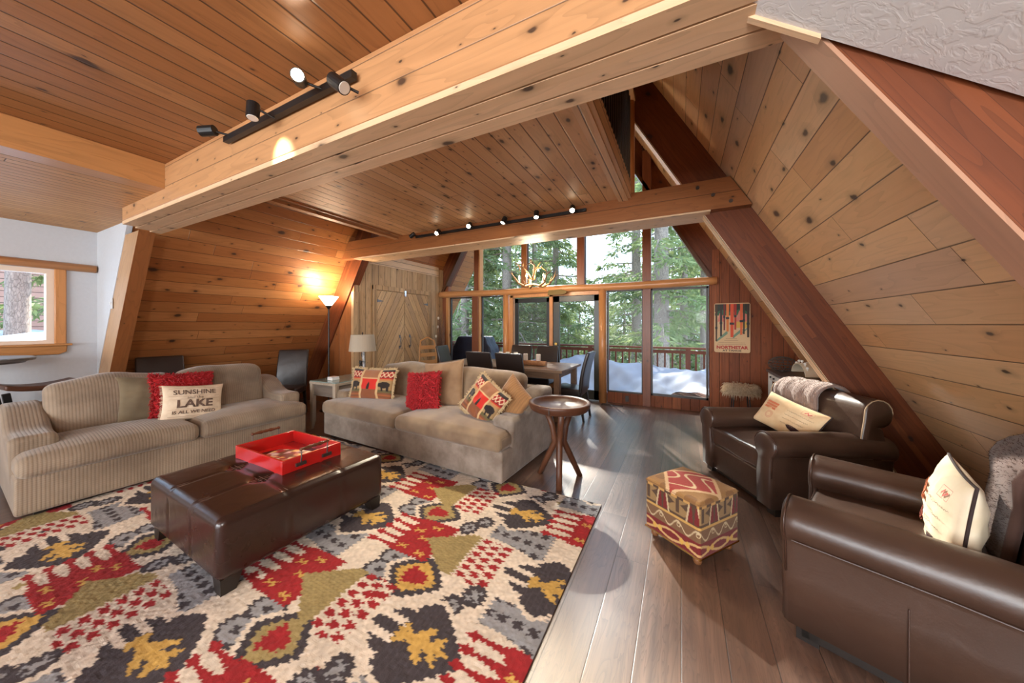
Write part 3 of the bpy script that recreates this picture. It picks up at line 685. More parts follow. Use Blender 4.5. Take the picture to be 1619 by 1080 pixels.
for sx in (-1, 1):
    for sy in (-1, 1):
        obj('leg', M().loft([[(sx*.46+a*.05, sy*.46+b*.05, .1) for a, b in ((-1, -1), (1, -1), (1, 1), (-1, 1))], [(sx*.475+a*.033, sy*.475+b*.033, 0.0) for a, b in ((-1, -1), (1, -1), (1, 1), (-1, 1))]]), MT['dkfoot'], t)
        obj('tuft_button', rbox((.026, .026, .012), .005, 1, c=(sx*.353/2, sy*.353/2, .418)), lb, t, smooth=True)
st = plain('stitch', (120, 92, 76), .6)
m = M()
for s in (-1, 1):
    for d in (-.012, .012):
        m.tube([(s*.177+d, -.49, .434), (s*.177+d, -.2, .436), (s*.177+d, .2, .436), (s*.177+d, .49, .434)], .0012, 4); m.tube([(-.49, s*.177+d, .434), (0, s*.177+d, .437), (.49, s*.177+d, .434)], .0012, 4)
obj('seam_stitching', m, st, t)
# ---- red tray
TX, TY = -2.735, 1.505
t = thing('serving_tray', 'glossy red wooden tray with turned wood handles on the leather ottoman', 'tray', (TX, TY, .432), R(-1))
redl = plain('red_lacquer', (180, 28, 26), .18, coat=.6)
a, b, hh = .325, .215, .105
m = M().box((-a, -b, 0), (a, b, .012))
m.box((-a, -b, .012), (-a+.016, b, hh)); m.box((a-.016, -b, .012), (a, b, hh)); m.box((-a+.016, -b, .012), (a-.016, -b+.016, hh)); m.box((-a+.016, b-.016, .012), (a-.016, b, hh))
obj('tray_body', m, redl, t, bevel=.002)
hw = wood('turned_walnut', [(92, 50, 32), (110, 62, 40)], .2, 3, 0, .1, .22, .4, coat=.5)
for s in (-1, 1):
    pr = [(.009, -.105), (.013, -.095), (.008, -.085), (.011, -.06), (.015, -.035), (.010, -.02), (.013, 0), (.010, .02), (.015, .035), (.011, .06), (.008, .085), (.013, .095), (.009, .105)]
    x = s*(a+.014)
    rg = [[(x+r*math.cos(q), y, .155+r*math.sin(q)) for q in [2*math.pi*k/12 for k in range(12)]] for r, y in pr]
    h = obj('handle', M().loft(rg), hw, t, smooth=True, grain=(0, 1, 0))
    for y in (-.095, .095):
        m = M().tube([(x, y, .155), (x, y, .1), (x-s*.006, y, .055)], .004, 8); m.box((x-s*.016 if s > 0 else x, y-.035, .04), (x if s > 0 else x+.016, y+.035, .062))
        obj('handle_bracket', m, MT['steel'], h)
# magazine in the tray
def mag_paint():
    n = 40; m = M(); cols = []; rnd = random.Random(4)
    pal = [(222, 206, 186), (158, 40, 60), (232, 196, 120), (186, 120, 96), (120, 60, 70), (210, 180, 190), (96, 60, 50)]
    cs = [(rnd.random(), rnd.random(), rnd.choice(pal)) for _ in range(60)]
    for i in range(n+1):
        for j in range(n+1):
            u, v = i/n, j/n; m.v.append((-.15+.3*u, -.105+.21*v, .004+.006*math.sin(u*3.14)+.004*math.sin(v*3)))
            c = min(cs, key=lambda q: (q[0]-u)**2+(q[1]-v)**2)[2]; cols.append(lin(c)[:3])
    for i in range(n):
        for j in range(n): a_ = i*(n+1)+j; m.f.append((a_, a_+n+1, a_+n+2, a_+1))
    k = len(m.v); m.v += [(-.15, -.105, 0), (.15, -.105, 0), (.15, .105, 0), (-.15, .105, 0)]; cols += [(.8, .8, .8)]*4; m.f += [(k, k+3, k+2, k+1)]
    for q, w_ in (((k, k+1), (0, n*(n+1))), ((k+1, k+2), (n*(n+1), n*(n+1)+n)), ((k+2, k+3), (n*(n+1)+n, n)), ((k+3, k), (n, 0))): m.f.append((q[0], q[1], w_[1], w_[0]))
    return m, np.array(cols, dtype=np.float32)
m, cols = mag_paint()
o = tag(obj('magazine', m, painted('printed_cover', .3), None, paint=cols), 'colourful glossy magazine lying inside the red tray', 'magazine'); o.location = (TX-.02, TY-.02, .446); o.rotation_euler = (0, 0, R(20))
# ---- kilim stool
def kilim(p):
    x, y, z = p
    gold, dk, red, cr, tn = (150, 110, 62), (76, 54, 36), (108, 24, 24), (186, 164, 128), (130, 92, 52)
    if z > .375:
        # top medallion
        a, b = x/.2, y/.2; r = abs(a)*.85+abs(b)*.75
        sw = math.sin(a*7)*math.cos(b*6)
        if r < .78:
            c = (160, 56, 48)
            if abs(math.sin(a*5.2+1.6*math.sin(b*5))+.6*math.cos(b*7)) < .26: c = (214, 190, 150)
        elif r < .9: c = (206, 172, 130)
        else: c = gold if sw > -.2 else tn
        return lin(c)[:3]
    s = x if abs(y) > abs(x) else y
    if z > .25:
        c = dk; q = (s+.5) % .22-.11; h = (z-.25)/.125
        if abs(q) < .02+.05*abs(math.sin(h*5)) and h > .1: c = (140, 110, 70)
        if abs(q) < .012 and h > .2: c = dk
        if abs(abs(q)-.085) < .022*(1-h*.5) and .05 < h < .85: c = red
        if abs(abs(q)-.063-.02*h) < .006: c = cr
        if h > .88: c = (184, 140, 78) if math.sin(s*70) > 0 else dk
    elif z > .232: c = (188, 146, 78)
    elif z > .155:
        c = (112, 80, 52); q = (s+.5) % .13/.13
        if abs((z-.193)/.028-math.sin(q*6.28)) < .2: c = cr
        if abs(math.hypot((q-.3)*.13, z-.2)-.011) < .003: c = cr
    elif z > .06:
        c = red; q = (s+.5) % .2-.1
        if abs(abs(z-.107)-.028*math.cos(q*15)) < .0075: c = (190, 152, 98)
        if abs(abs(q)-.1+.02)+abs(z-.107)*.8 < .018: c = (200, 156, 70)
    else: c = (180, 140, 76)
    return lin(c)[:3]
t = thing('kilim_footstool', 'small square footstool covered in red and gold kilim on bun feet', 'footstool', (.055, 2.545, 0), R(-36))
mm = rbox((.40, .40, .345), .018, (90, 90, 80), lambda u, v, w, p: Vector((p[0], p[1], p[2]+(.025*(1-u*u)*(1-v*v) if w > .5 else 0))), c=(0, 0, .0))
cols = np.array([kilim((v[0], v[1], v[2]+.2275)) for v in mm.v], dtype=np.float32); mm.v = [(a_, b_, c_+.2275) for a_, b_, c_ in mm.v]
obj('upholstery', mm, painted('kilim_weave', .95, .1, 120, .5, .12), t, smooth=True, paint=cols)
obj('welt_cord', M().tube([(-.197, -.197, .385), (.197, -.197, .385), (.197, .197, .385), (-.197, .197, .385), (-.197, -.197, .385)], .004, 6), plain('cord', (120, 84, 46), .8), t)
for sx in (-1, 1):
    for sy in (-1, 1): obj('bun_foot', M().lathe([(.012, 0), (.02, .004), (.026, .02), (.026, .034), (.018, .056)], (sx*.155, sy*.155, 0), 14), plain('foot_wood', (120, 78, 46), .4), t, smooth=True)
m = M(); rnd = random.Random(2)
for k in range(60):
    for (x0_, y0_, x1_, y1_) in ((-.2, -.2, .2, -.2), (.2, -.2, .2, .2)):
        q = k/59; m.add(*[(lambda c_: ([(c_[0]-.003, c_[1]-.003, .056), (c_[0]+.003, c_[1]-.003, .056), (c_[0]+.003, c_[1]+.003, .066), (c_[0]-.003, c_[1]+.003, .066)], [(0, 1, 2, 3)]))((x0_+(x1_-x0_)*q, y0_+(y1_-y0_)*q))][0])
obj('nailhead_trim', m, MT['brass'], t)
# ---- round tree-slab side table
sw_ = wood('dark_slab_wood', [(96, 58, 38), (112, 70, 48), (84, 50, 34)], .3, 4, 0, .2, .4, .5)
t = thing('side_table', 'round dished dark wood side table on three crossed legs beside the suede sofa', 'side table', (-1.03, 3.0, 0), 0)
obj('tabletop', M().lathe([(.02, .665), (.255, .665), (.275, .68), (.288, .71), (.292, .735), (.285, .742), (.262, .742), (.245, .728), (.225, .70), (.02, .695)], seg=40), sw_, t, smooth=True, grain=(.8, .6, 0))
for k in range(3):
    a0 = R(-72+120*k); a1 = a0+R(8)
    P = [(.225*math.cos(a0), .225*math.sin(a0), 0), (.14*math.cos(a0), .14*math.sin(a0), .17), (.045*math.cos(a0), .045*math.sin(a0), .36), (.075*math.cos(a1), .075*math.sin(a1), .5), (.15*math.cos(a1), .15*math.sin(a1), .675)]
    obj('leg', M().tube(P, [.027, .029, .031, .029, .031], 10), sw_, t, smooth=True, grain=(0, 0, 1))
obj('rim_crack', M().box((.0, -.2925, .68), (.006, -.2865, .742)), MT['dkfoot'], t)
# ---- leather club chairs
lc = leather('brown_club_leather', (70, 50, 40), .36)
pip = plain('pale_piping', (176, 150, 120), .6); dpip = leather('dark_piping', (66, 44, 34), .3)
def club_chair(label, loc, rotz, group=None):
    t = thing('leather_club_chair', label, 'armchair', loc, rotz, group)
    Wd, D = .98, .96
    for s in (-1, 1):
        def ring(y, k, dz=0):
            cx = s*(Wd/2-.115); pts = [(-.068, .055), (.068, .055), (.075, .30), (.07, .44)]
            for i in range(13):
                a_ = R(-50+280*i/12); pts.append((.108*math.cos(a_)*1.05, .535+.10*math.sin(a_)))
            pts += [(-.07, .44), (-.075, .30)]
            c = (0, .32); return [(cx+c[0]+(x-c[0])*k+s*.012*(z > .4), y, c[1]+(z-c[1])*(1-(1-k)*.4)+dz*(z > .4)) for x, z in pts]
        ys = [(-D/2-.012, .80, 0), (-D/2-.004, .92, 0), (-D/2+.012, .99, 0), (-D/2+.04, 1, 0), (-.2, 1, -.004), (.1, 1.02, -.008), (.3, 1, -.015), (D/2-.04, .97, -.03), (D/2-.02, .8, -.03)]
        ar = obj('arm', M().loft([ring(y, k, dz) for y, k, dz in ys]), lc, t, smooth=True)
        rg = [Vector(p)+Vector((0, .0, 0)) for p in ring(-D/2+.004, 1.0)][2:-1]
        obj('arm_piping', M().tube(rg, .0045, 6), dpip, ar, smooth=True)
        obj('arm_seam', M().tube([(s*(Wd/2-.006), -D/2+.03, .47), (s*(Wd/2-.0), 0, .47), (s*(Wd/2-.005), D/2-.06, .45)], .0028, 5), dpip, ar)
        obj('side_panel_seam', M().tube([(s*(Wd/2-.035), -.1, .06), (s*(Wd/2-.03), -.1, .36)], .0025, 5), dpip, ar)
        for sy in (-1, 1): obj('foot', M().box((s*.40-.04, sy*.40-.04, 0), (s*.40+.04, sy*.40+.04, .06)), MT['dkfoot'], t)
    obj('front_rail', rbox((Wd-.30, .10, .235), .015, (4, 1, 2), c=(0, -D/2+.075, .175)), lc, t, smooth=True)
    obj('plinth', M().box((-.44, -.42, .02), (.44, .40, .08)), MT['dkfoot'], t)
    def fc(u, v, w, p): q = Vector(p); q.z += .025*(1-u*u)*(1-v*v)*max(0, w)+.004*math.sin(u*6+v*3); return q
    cu = obj('seat_cushion', rbox((Wd-.29, .68, .165), .03, (8, 8, 2), fc, c=(0, -.12, .375)), lc, t, smooth=True)
    m = M()
    for z in (.452, .30): m.tube([(-.343, .1, z), (-.343, -.455, z), (.343, -.455, z), (.343, .1, z)], .004, 6)
    obj('cushion_piping', m, dpip, cu)
    # scroll back: profile in y-z extruded along x
    def prof(k, e=0):
        P = [(.17, .36), (.185, .5), (.20, .62), (.215, .70), (.225, .76)]
        for i in range(13):
            a_ = R(165-285*i/12); P.append((.335+.108*math.cos(a_), .80+.10*math.sin(a_)))
        P += [(.36, .68), (.40, .5), (.43, .3), (.44, .10), (.20, .10)]
        c = (.31, .55); return [(c[0]+(y-c[0])*k, c[1]+(z-c[1])*k) for y, z in P]
    xs = [(-.462, .9), (-.455, .965), (-.44, .995), (-.42, 1), (-.2, 1.012), (0, 1.016), (.2, 1.012), (.42, 1), (.44, .995), (.455, .965), (.462, .9)]
    bk = obj('backrest', M().loft([[(x, y, z) for y, z in prof(k)] for x, k in xs]), lc, t, smooth=True)
    for s in (-1, 1): obj('back_piping', M().tube([(s*.452, y, z) for y, z in prof(.985)[:-5]], .0045, 6), pip, bk, smooth=True)
    return t
CG = 'leather club chairs'
A1 = R(-90+28); A2 = R(-90-22)
def front_c(px, py, ang, d): # centre from front-middle point and backwards direction angle
    return (px+math.cos(ang)*d, py+math.sin(ang)*d, 0)
club_chair('brown leather club chair with a knitted throw and letter-print pillow near the window wall', front_c(.395, 3.53, R(27), .49), R(27-90), CG)
club_chair('brown leather club chair nearest the viewer, cut off by the right edge', front_c(.60, 2.42, R(-22), .49), R(-22-90), CG)
# letter pillows
def letter_pillow(label, loc, Wd, H, yaw, lean, roll, gold):
    base = plain('letter_linen', (222, 186, 140) if gold else (236, 222, 196), .85, c2=(236, 208, 166) if gold else (222, 204, 172), ns=9)
    t = pillow('letter_pillow', label, loc, Wd, H, .15, yaw, lean, roll, base)
    dk = plain('feather_print', (62, 34, 34), .9); og = plain('stamp_print', (216, 130, 92), .9); pk = plain('postmark_print', (204, 110, 100), .9); gy = plain('script_print', (150, 124, 104), .9)
    rnd = random.Random(11); its = []
    for r_ in range(4):
        pts = []; x = .0
        for i in range(46): pts.append((Wd*.02+i*Wd*.0085, H*(.16-r_*.12)+.006*math.sin(i*1.9+r_)*rnd.uniform(.2, 1)))
        its.append((*quadstrip(pts[:46-r_*4], .002), 0, 0, 1, 1))
    decal(t, 'script_lines', its, Wd, H, .15, gy)
    its = []
    for r_ in range(3): its.append((*text2d('AIR MAIL' if r_ == 1 else '####', .035, .001, 0), -Wd*.26, H*(.16-.13*r_), 1.2, 1))
    its = [(*quadstrip([(-Wd*.36, H*q), (-Wd*.14, H*(q-.01))], .018), 0, 0, 1, 1) for q in (.2, .12, .04)]
    for q in range(9): its.append((*quadstrip([(-Wd*(.35-.024*q), H*.23), (-Wd*(.345-.024*q), 0)], .003), 0, 0, 1, 1))
    decal(t, 'stamp_print', its, Wd, H, .15, og)
    circ = [(.034*math.cos(R(a_)), .034*math.sin(R(a_))) for a_ in range(0, 361, 15)]
    its = [(*quadstrip([(a_*k-Wd*.2, b_*k-H*.16) for a_, b_ in circ], .0022), 0, 0, 1, 1) for k in (1, .7)]
    its += [(*quadstrip([(Wd*.2, H*.24), (Wd*.36, H*.24), (Wd*.36, H*.36), (Wd*.2, H*.36), (Wd*.2, H*.24)], .002), 0, 0, 1, 1), (*quadstrip([(Wd*.24, H*.28), (Wd*.27, H*.33), (Wd*.3, H*.27), (Wd*.33, H*.32)], .012), 0, 0, 1, 1)]
    decal(t, 'postmark_print', its, Wd, H, .15, pk)
    its = [(*quadstrip([(Wd*.12, -H*.22), (Wd*.28, -H*.28), (Wd*.47, -H*.44)], [.003, .004, .004]), 0, 0, 1, 1)]
    for q in range(34):
        a_ = q/33; x, z = Wd*(.13+.32*a_), -H*(.22+.18*a_**1.4); L = .055*math.sin(math.pi*min(1, a_*.8+.15))
        for s_ in (-1, 1): its.append((*quadstrip([(x, z), (x+L*.5, z+s_*L*.4), (x+L*.95, z+s_*L*.42-.012)], [.006, .006, .001]), 0, 0, 1, 1))
    decal(t, 'feather_print', its, Wd, H, .15, dk)
    pc = plain('dark_edge_cord', (50, 34, 32), .8)
    pts = []
    for i in range(21): pts.append(psurf(Wd, H, 0, -1+2*i/20, 1, 1))
    for i in range(21): pts.append(psurf(Wd, H, 0, 1, 1-2*i/20, 1))
    obj('edge_cord', M().tube(pts, .006, 6), pc, t, smooth=True)
    return t
def inv_seat(): pass
letter_pillow('golden letter-print lumbar pillow with a feather on the far leather chair', (.86, 3.78, .63), .56, .32, 27-90+7, 30, 11, True)
letter_pillow('cream letter-print pillow with a feather standing on the nearest leather chair', (1.085, 2.22, .62), .50, .42, -22-90+4, 6, 0, False)
# throws on chair backs
def throw(name, label, loc, rotz, x0, x1, mat, yf=.20, zf=.45, drop=.3, skew=0, th=.022, seed=1, fuzz=True):
    t = thing(name, label, 'blanket', loc, rotz)
    path = [(yf-.035, zf)]
    for z in np.linspace(zf+.04, .74, 7): path.append((.158+(z-.36)*.13, z))
    for i in range(15):
        a_ = R(165-250*i/14); path.append((.335+.135*math.cos(a_), .805+.128*math.sin(a_)))
    for z in np.linspace(.68, .80-drop, 6): path.append((.40+(.68-z)*.12, z))
    m = M(); nx = 22; n = len(path); rnd = random.Random(seed)
    def P(i, j, o):
        x = x0+(x1-x0)*j/nx; a_ = max(0, i-1); b_ = min(n-1, i+1); ty, tz = path[b_][0]-path[a_][0], path[b_][1]-path[a_][1]; L = math.hypot(ty, tz)
        ny, nz = -tz/L, ty/L; w = (.006*math.sin(j*.9+i*.25+seed)+.004*math.sin(j*2.3-i*.5))*(th < .03)+o
        xx = x+skew*(i/n-.3)*(1 if j else 1)
        if j in (0, nx): w -= 0
        return (xx, path[i][0]+ny*w, path[i][1]+nz*w)
    idx = lambda o, i, j: (o*n+i)*(nx+1)+j
    for o in (0, 1):
        for i in range(n):
            for j in range(nx+1): m.v.append(P(i, j, th if o else .002))
    for i in range(n-1):
        for j in range(nx):
            m.f.append((idx(1, i, j), idx(1, i, j+1), idx(1, i+1, j+1), idx(1, i+1, j))); m.f.append((idx(0, i, j), idx(0, i+1, j), idx(0, i+1, j+1), idx(0, i, j+1)))
        for j in (0, nx): m.f.append((idx(0, i, j), idx(1, i, j), idx(1, i+1, j), idx(0, i+1, j)))
    for j in range(nx):
        for i in (0, n-1): m.f.append((idx(0, i, j), idx(0, i, j+1), idx(1, i, j+1), idx(1, i, j)))
    obj('knitted_cloth', m, mat, t, smooth=True)
    fz = M()
    for k in range(2600):
        i = rnd.uniform(0, n-1.01); j = rnd.uniform(0, nx-.01); p = Vector(P(int(i), int(j), th)); q = Vector(P(int(i)+1, int(j)+1, th)); r_ = Vector(P(int(i), int(j)+1, th))
        c = p+(r_-p)*(j % 1)+(q-r_)*(i % 1); nn = (r_-p).cross(q-r_)
        if nn.length < 1e-9: continue
        nn.normalize(); d = (nn+Vector((rnd.uniform(-1, 1), rnd.uniform(-1, 1), rnd.uniform(-1, 1)))*.9).normalized()*rnd.uniform(.006, .014)
        b_ = nn.orthogonal()*.0012; fz.add([c-b_, c+b_, c+d], [(0, 1, 2)])
    obj('fuzz', fz, mat, t)
    return t
kn = fabric('mauve_knit', (150, 128, 118), (122, 98, 88), stripe=.012)
c1 = front_c(.395, 3.53, R(27), .49); c2 = front_c(.60, 2.42, R(-22), .49)
throw('knitted_throw', 'mauve brown knitted throw draped over the back of the far leather chair', c1, R(27-90), -.36, .10, kn, zf=.60, drop=.25, skew=.10)
throw('fur_throw', 'dark brown furry throw over the back of the nearest leather chair at the right edge', c2, R(-22-90), -.40, .10, fabric('brown_fur', (96, 70, 60), (64, 42, 36)), zf=.46, drop=.3, seed=4, th=.035)

# ---- patterned rug
def build_rug():
    x0, x1, y0, y1, st_ = -4.42, -.575, -.15, 2.71, .0066
    nx, ny = int((x1-x0)/st_), int((y1-y0)/st_)
    xs = np.linspace(x0, x1, nx+1); ys = np.linspace(y0, y1, ny+1); X, Y = np.meshgrid(xs, ys)
    rng = np.random.RandomState(5)
    def vn(a, b, sc, seed):
        r_ = np.random.RandomState(seed).rand(260, 260); a = a*sc+60; b = b*sc+60; i = np.floor(a).astype(int); j = np.floor(b).astype(int); fa, fb = a-i, b-j
        fa = fa*fa*(3-2*fa); fb = fb*fb*(3-2*fb); i %= 259; j %= 259
        return r_[i, j]*(1-fa)*(1-fb)+r_[i+1, j]*fa*(1-fb)+r_[i, j+1]*(1-fa)*fb+r_[i+1, j+1]*fa*fb
    tri = lambda q: np.abs((q % 1)*2-1)
    spike = (tri(Y/.030)-.5)*.030*(.3+vn(X, Y, 12, 1))
    spike2 = (tri(X/.034)-.5)*.013*(.3+vn(X, Y, 12, 2))
    A = X+spike+.03*(vn(X, Y, 4, 3)-.5); B = Y+spike2+.03*(vn(X, Y, 4, 4)-.5)
    C = np.zeros((*X.shape, 3)); L = lambda c: np.array(lin(c)[:3])
    cream, char, red, olive, gold, grey, blue = map(L, ((212, 198, 182), (58, 51, 56), (146, 22, 28), (150, 132, 86), (190, 152, 78), (140, 140, 144), (98, 104, 118)))
    C[:] = cream; wmix = vn(X, Y, 1.3, 8)[..., None]; C = C*(1-.12*wmix)
    def put(mask, c): C[mask] = c
    P, H = 1.47, .58
    rows = range(-3, 4)
    # small scattered marks
    for k in range(60):
        cx, cy = rng.uniform(x0, x1), rng.uniform(y0, y1); m_ = (np.abs(A-cx)/.035+np.abs(B-cy)/.032 < 1); put(m_, [olive, red, olive, char][k % 4])
    for r in rows:
        yc = 1.15+H*r; s_ = -1.05 if r % 2 == 0 else -.62
        gy = yc+.29; dx = -1.39 if r % 2 == 0 else -1.685
        for k in range(-3, 3):
            # gap motifs
            ox = dx+P*k; a, b = A-ox, B-gy
            gb = (np.abs(a-.72) < .21) & (np.abs(b-.01) < .115+.03*np.sin(a*8))
            put(gb, grey*.9+.1*blue)
            da, db = (a-.72+.24)/.085, (b+.15)/.10
            put(gb & (np.abs(da % 1-.5) < .3) & (np.abs(db % 1-.5) < .22), char)
            for (qx, qy, cc) in ((.40, .05, char), (.33, -.06, char)):
                d_ = np.hypot((a-qx)/.07, (b-qy)/.075); put(d_ < 1, char); put((d_ < .62) & (np.sin(a*90)*np.sin(b*80) > -.15), grey)
            for qy in (.062, -.062):
                d_ = np.hypot((a+.21)/.115, (b-qy)/.078); put(d_ < 1, char); put(d_ < .76, grey); put(d_ < .25, char)
            d_ = (np.abs(a-.02)/.19)**1.2+(np.abs(b)/.165)**1.2
            put(d_ < 1.25, cream); put(d_ < 1, char); put(d_ < .68, olive if (r+k) % 3 else gold); put((np.hypot((a-.02)/.075, b/.05) < 1) | (np.hypot((a+.02)/.03, b/.07) < 1), red)
    for r in rows:
        yc = 1.15+H*r; s_ = -1.05 if r % 2 == 0 else -.62
        for k in range(-3, 3):
            ox = s_+P*k; a, b = A-ox, B-yc; ab = np.abs(b)
            # red forked stripes
            z = (a > -1.27) & (a < -1.08) & (ab < .185); put(z & (np.abs(((b+.185)/.074) % 1-.5) < np.clip(.06+(a+1.27)*1.3, .06, .36)), red)
            z = (a > -1.30) & (a < -1.23) & (ab < .185) & (np.abs(((b+.185)/.074) % 1-.5) < .36-.2*np.abs(a+1.265)/.035); put(z, red)
            # red block
            z = (a > -1.09) & (a < -.78) & (ab < .185); put(z, red)
            for (qx, qy) in ((-1.02, .06), (-.93, .12), (-.93, -.01), (-1.02, -.12), (-.86, -.14)):
                u_, v_ = np.abs(a-qx), np.abs(b-qy); put(((u_ < .03) & (v_ < .007)) | ((np.abs(u_-.024) < .008) & (v_ < .02)), gold)
            # olive wedge
            z = (a > -.92) & (a < -.58) & (ab < .185*np.clip((a+.92)/.26, 0, 1)); put(z, olive)
            put(z & (np.abs((b/.02) % 1-.5) < .16), olive*.8)
            # red dashes
            z = (a > -.57) & (a < -.33) & (ab < .185); put(z & (np.abs(((b+.24)/.062+np.floor((a+.57)/.08)*.5) % 1-.5) < .30) & (np.abs(((a+.57)/.08) % 1-.5) < .38), red)
            # dark leaf lozenge with gold leaf
            d_ = (np.abs(a+.04)/.27)**1.15+(ab/.215)**1.15; z = (d_ < 1) & ~((a < -.14) & (np.abs((b/.085) % 1-.5) < .2))
            put((d_ < 1.16), cream); put(z, char); put(z & (np.abs((X/.011) % 1-.5) < .12), char*1.25)
            lf = ((np.hypot((a-.0)/.14, b/.026) < 1) | (np.hypot((a+.05-np.abs(b)*.9)/.034, b/.09) < 1) | (np.hypot((a-.045-np.abs(b)*.7)/.03, b/.07) < 1) | (np.hypot((a+.12)/.028, b/.05) < 1))
            put(lf & (d_ < .92), gold)
    # abrash + pile tone
    C *= (.86+.28*vn(X, Y, 60, 9))[..., None]; C *= (.93+.14*vn(X*.15, Y, 26, 10))[..., None]
    Z = .012+.0035*(vn(X, Y, 70, 11))
    n = (nx+1)*(ny+1); m = M(); m.v = list(zip(X.ravel().tolist(), Y.ravel().tolist(), Z.ravel().tolist()))
    i, j = np.meshgrid(np.arange(ny), np.arange(nx), indexing='ij'); q = (i*(nx+1)+j).ravel()
    m.f = list(map(tuple, np.stack([q, q+1, q+nx+2, q+nx+1], 1).tolist()))
    cols = C.reshape(-1, 3).tolist()
    ring = list(range(nx+1))+[k*(nx+1)+nx for k in range(1, ny+1)]+[ny*(nx+1)+k for k in range(nx-1, -1, -1)]+[k*(nx+1) for k in range(ny-1, 0, -1)]
    base = len(m.v)
    for v in ring: m.v.append((m.v[v][0], m.v[v][1], .001)); cols.append(list(L((70, 60, 54))))
    N = len(ring)
    for k in range(N): m.f.append((ring[k], base+k, base+(k+1) % N, ring[(k+1) % N]))
    return m, np.array(cols, dtype=np.float32)
m, cols = build_rug()
tag(obj('area_rug', m, painted('wool_pile', .97, 0, 260, .35, .12), paint=cols), 'large cream, charcoal, red and gold ikat patterned wool rug under the ottoman', 'rug')
# ---- dining set
dw = wood('weathered_table_wood', [(150, 122, 98), (164, 136, 112), (138, 110, 88)], .16, 1.4, .002, .1, .4, .4)
t = thing('dining_table', 'rectangular weathered wood dining table by the glass wall', 'table', (-2.74, 5.2, 0))
obj('tabletop', M().box((-1.17, -.52, .745), (1.17, .52, .785)), dw, t, grain=(1, 0, 0), bevel=.004)
obj('apron', M().box((-1.06, -.44, .64), (1.06, -.41, .745)).box((-1.06, .41, .64), (1.06, .44, .745)).box((-1.06, -.41, .64), (-1.03, .41, .745)).box((1.03, -.41, .64), (1.06, .41, .745)), dw, t, grain=(1, 0, 0))
for a_ in (-1, 1):
    for b_ in (-1, 1): obj('leg', M().box((a_*1.07-.045, b_*.43-.045, 0), (a_*1.07+.045, b_*.43+.045, .745)), dw, t, grain=(0, 0, 1), bevel=.004)
dl = leather('espresso_leather', (42, 33, 31), .34)
def dchair(label, loc, rotz, group='dark leather dining chairs around the table'):
    t = thing('dining_chair', label, 'chair', loc, rotz, group)
    obj('seat', rbox((.46, .46, .11), .03, (4, 4, 1), puff(.2), c=(0, -.02, .43)), dl, t, smooth=True)
    def f(u, v, w, p): q = Vector(p); h = (w+1)/2; q.y += .02+.10*h*h-.02*(1-h); q.x *= 1-.03*h; return q
    obj('backrest', rbox((.46, .055, .62), .02, (4, 1, 10), f, c=(0, .20, .74)), dl, t, smooth=True)
    for a_ in (-1, 1):
        obj('leg', M().loft([[(a_*.195+x*.022, -.21+y*.022, .39) for x, y in ((-1, -1), (1, -1), (1, 1), (-1, 1))], [(a_*.2+x*.015, -.215+y*.015, 0) for x, y in ((-1, -1), (1, -1), (1, 1), (-1, 1))]]), MT['dkfoot'], t)
        obj('leg', M().loft([[(a_*.195+x*.022, .18+y*.022, .42) for x, y in ((-1, -1), (1, -1), (1, 1), (-1, 1))], [(a_*.2+x*.015, .25+y*.015, 0) for x, y in ((-1, -1), (1, -1), (1, 1), (-1, 1))]]), MT['dkfoot'], t)
    return t
dchair('dark leather dining chair on the near side of the table, left one of two', (-2.80, 4.62, 0), R(180))
dchair('dark leather dining chair on the near side of the table, right one of two', (-2.27, 4.62, 0), R(180))
dchair('dark leather dining chair on the window side, behind the log candle holder at left', (-2.93, 5.86, 0), R(0))
dchair('dark leather dining chair on the window side, in front of the glass door', (-2.36, 5.86, 0), R(0))
dchair('dining chair at the left head of the table with sunlit backrest', (-4.0, 5.35, 0), R(100))
dchair('dining chair at the right head of the table seen from the side', (-1.56, 5.13, 0), R(-90))
GW = 'spare dark leather chairs against the left sloped wall'
dchair('dark leather chair behind the ribbed sofa beside the leaning post', (-5.86, 1.72, 0), R(-100+180), GW)
dchair('dark leather chair standing past the right end of the ribbed sofa', (-5.62, 3.05, 0), R(40), GW)
# log candle holders + candles
cw = plain('candle_wax', (238, 234, 226), .5); bark = plain('birch_bark', (186, 140, 100), .8, c2=(150, 106, 72), ns=20)
for (lx, ly, lab) in ((-2.72, 5.22, 'pale log candle holder at the centre of the dining table'), (-2.18, 5.05, 'short log candle holder near the right end of the dining table')):
    o = obj('log_candle_holder', M().tube([(-.22, 0, .045), (-.10, 0, .046), (.10, 0, .045), (.22, 0, .045)], [.042, .046, .045, .042], 14), bark, smooth=False); o.location = (lx, ly, .786)
    tag(o, lab, 'candle holder')
for k, (cx, cy, dz, lab) in enumerate(((-2.90, 5.22, .09, 'white pillar candle at the left end of the central log holder'), (-2.76, 5.22, .09, 'white pillar candle in the middle of the central log holder'), (-2.60, 5.22, .09, 'white pillar candle at the right end of the central log holder'),
      (-2.33, 5.05, .09, 'white pillar candle at the left end of the short log holder'), (-2.10, 5.05, .09, 'white pillar candle at the right end of the short log holder'))):
    c_ = thing('pillar_candle', lab, 'candle', (cx, cy, .786+dz-.002), 0, 'white pillar candles on the dining table')
    obj('wax', M().lathe([(.036, 0), (.038, .004), (.038, .105), (.034, .11), (.006, .104)], seg=18), cw, c_, smooth=False); obj('wick', M().box((-.0015, -.0015, .10), (.0015, .0015, .122)), MT['black'], c_)
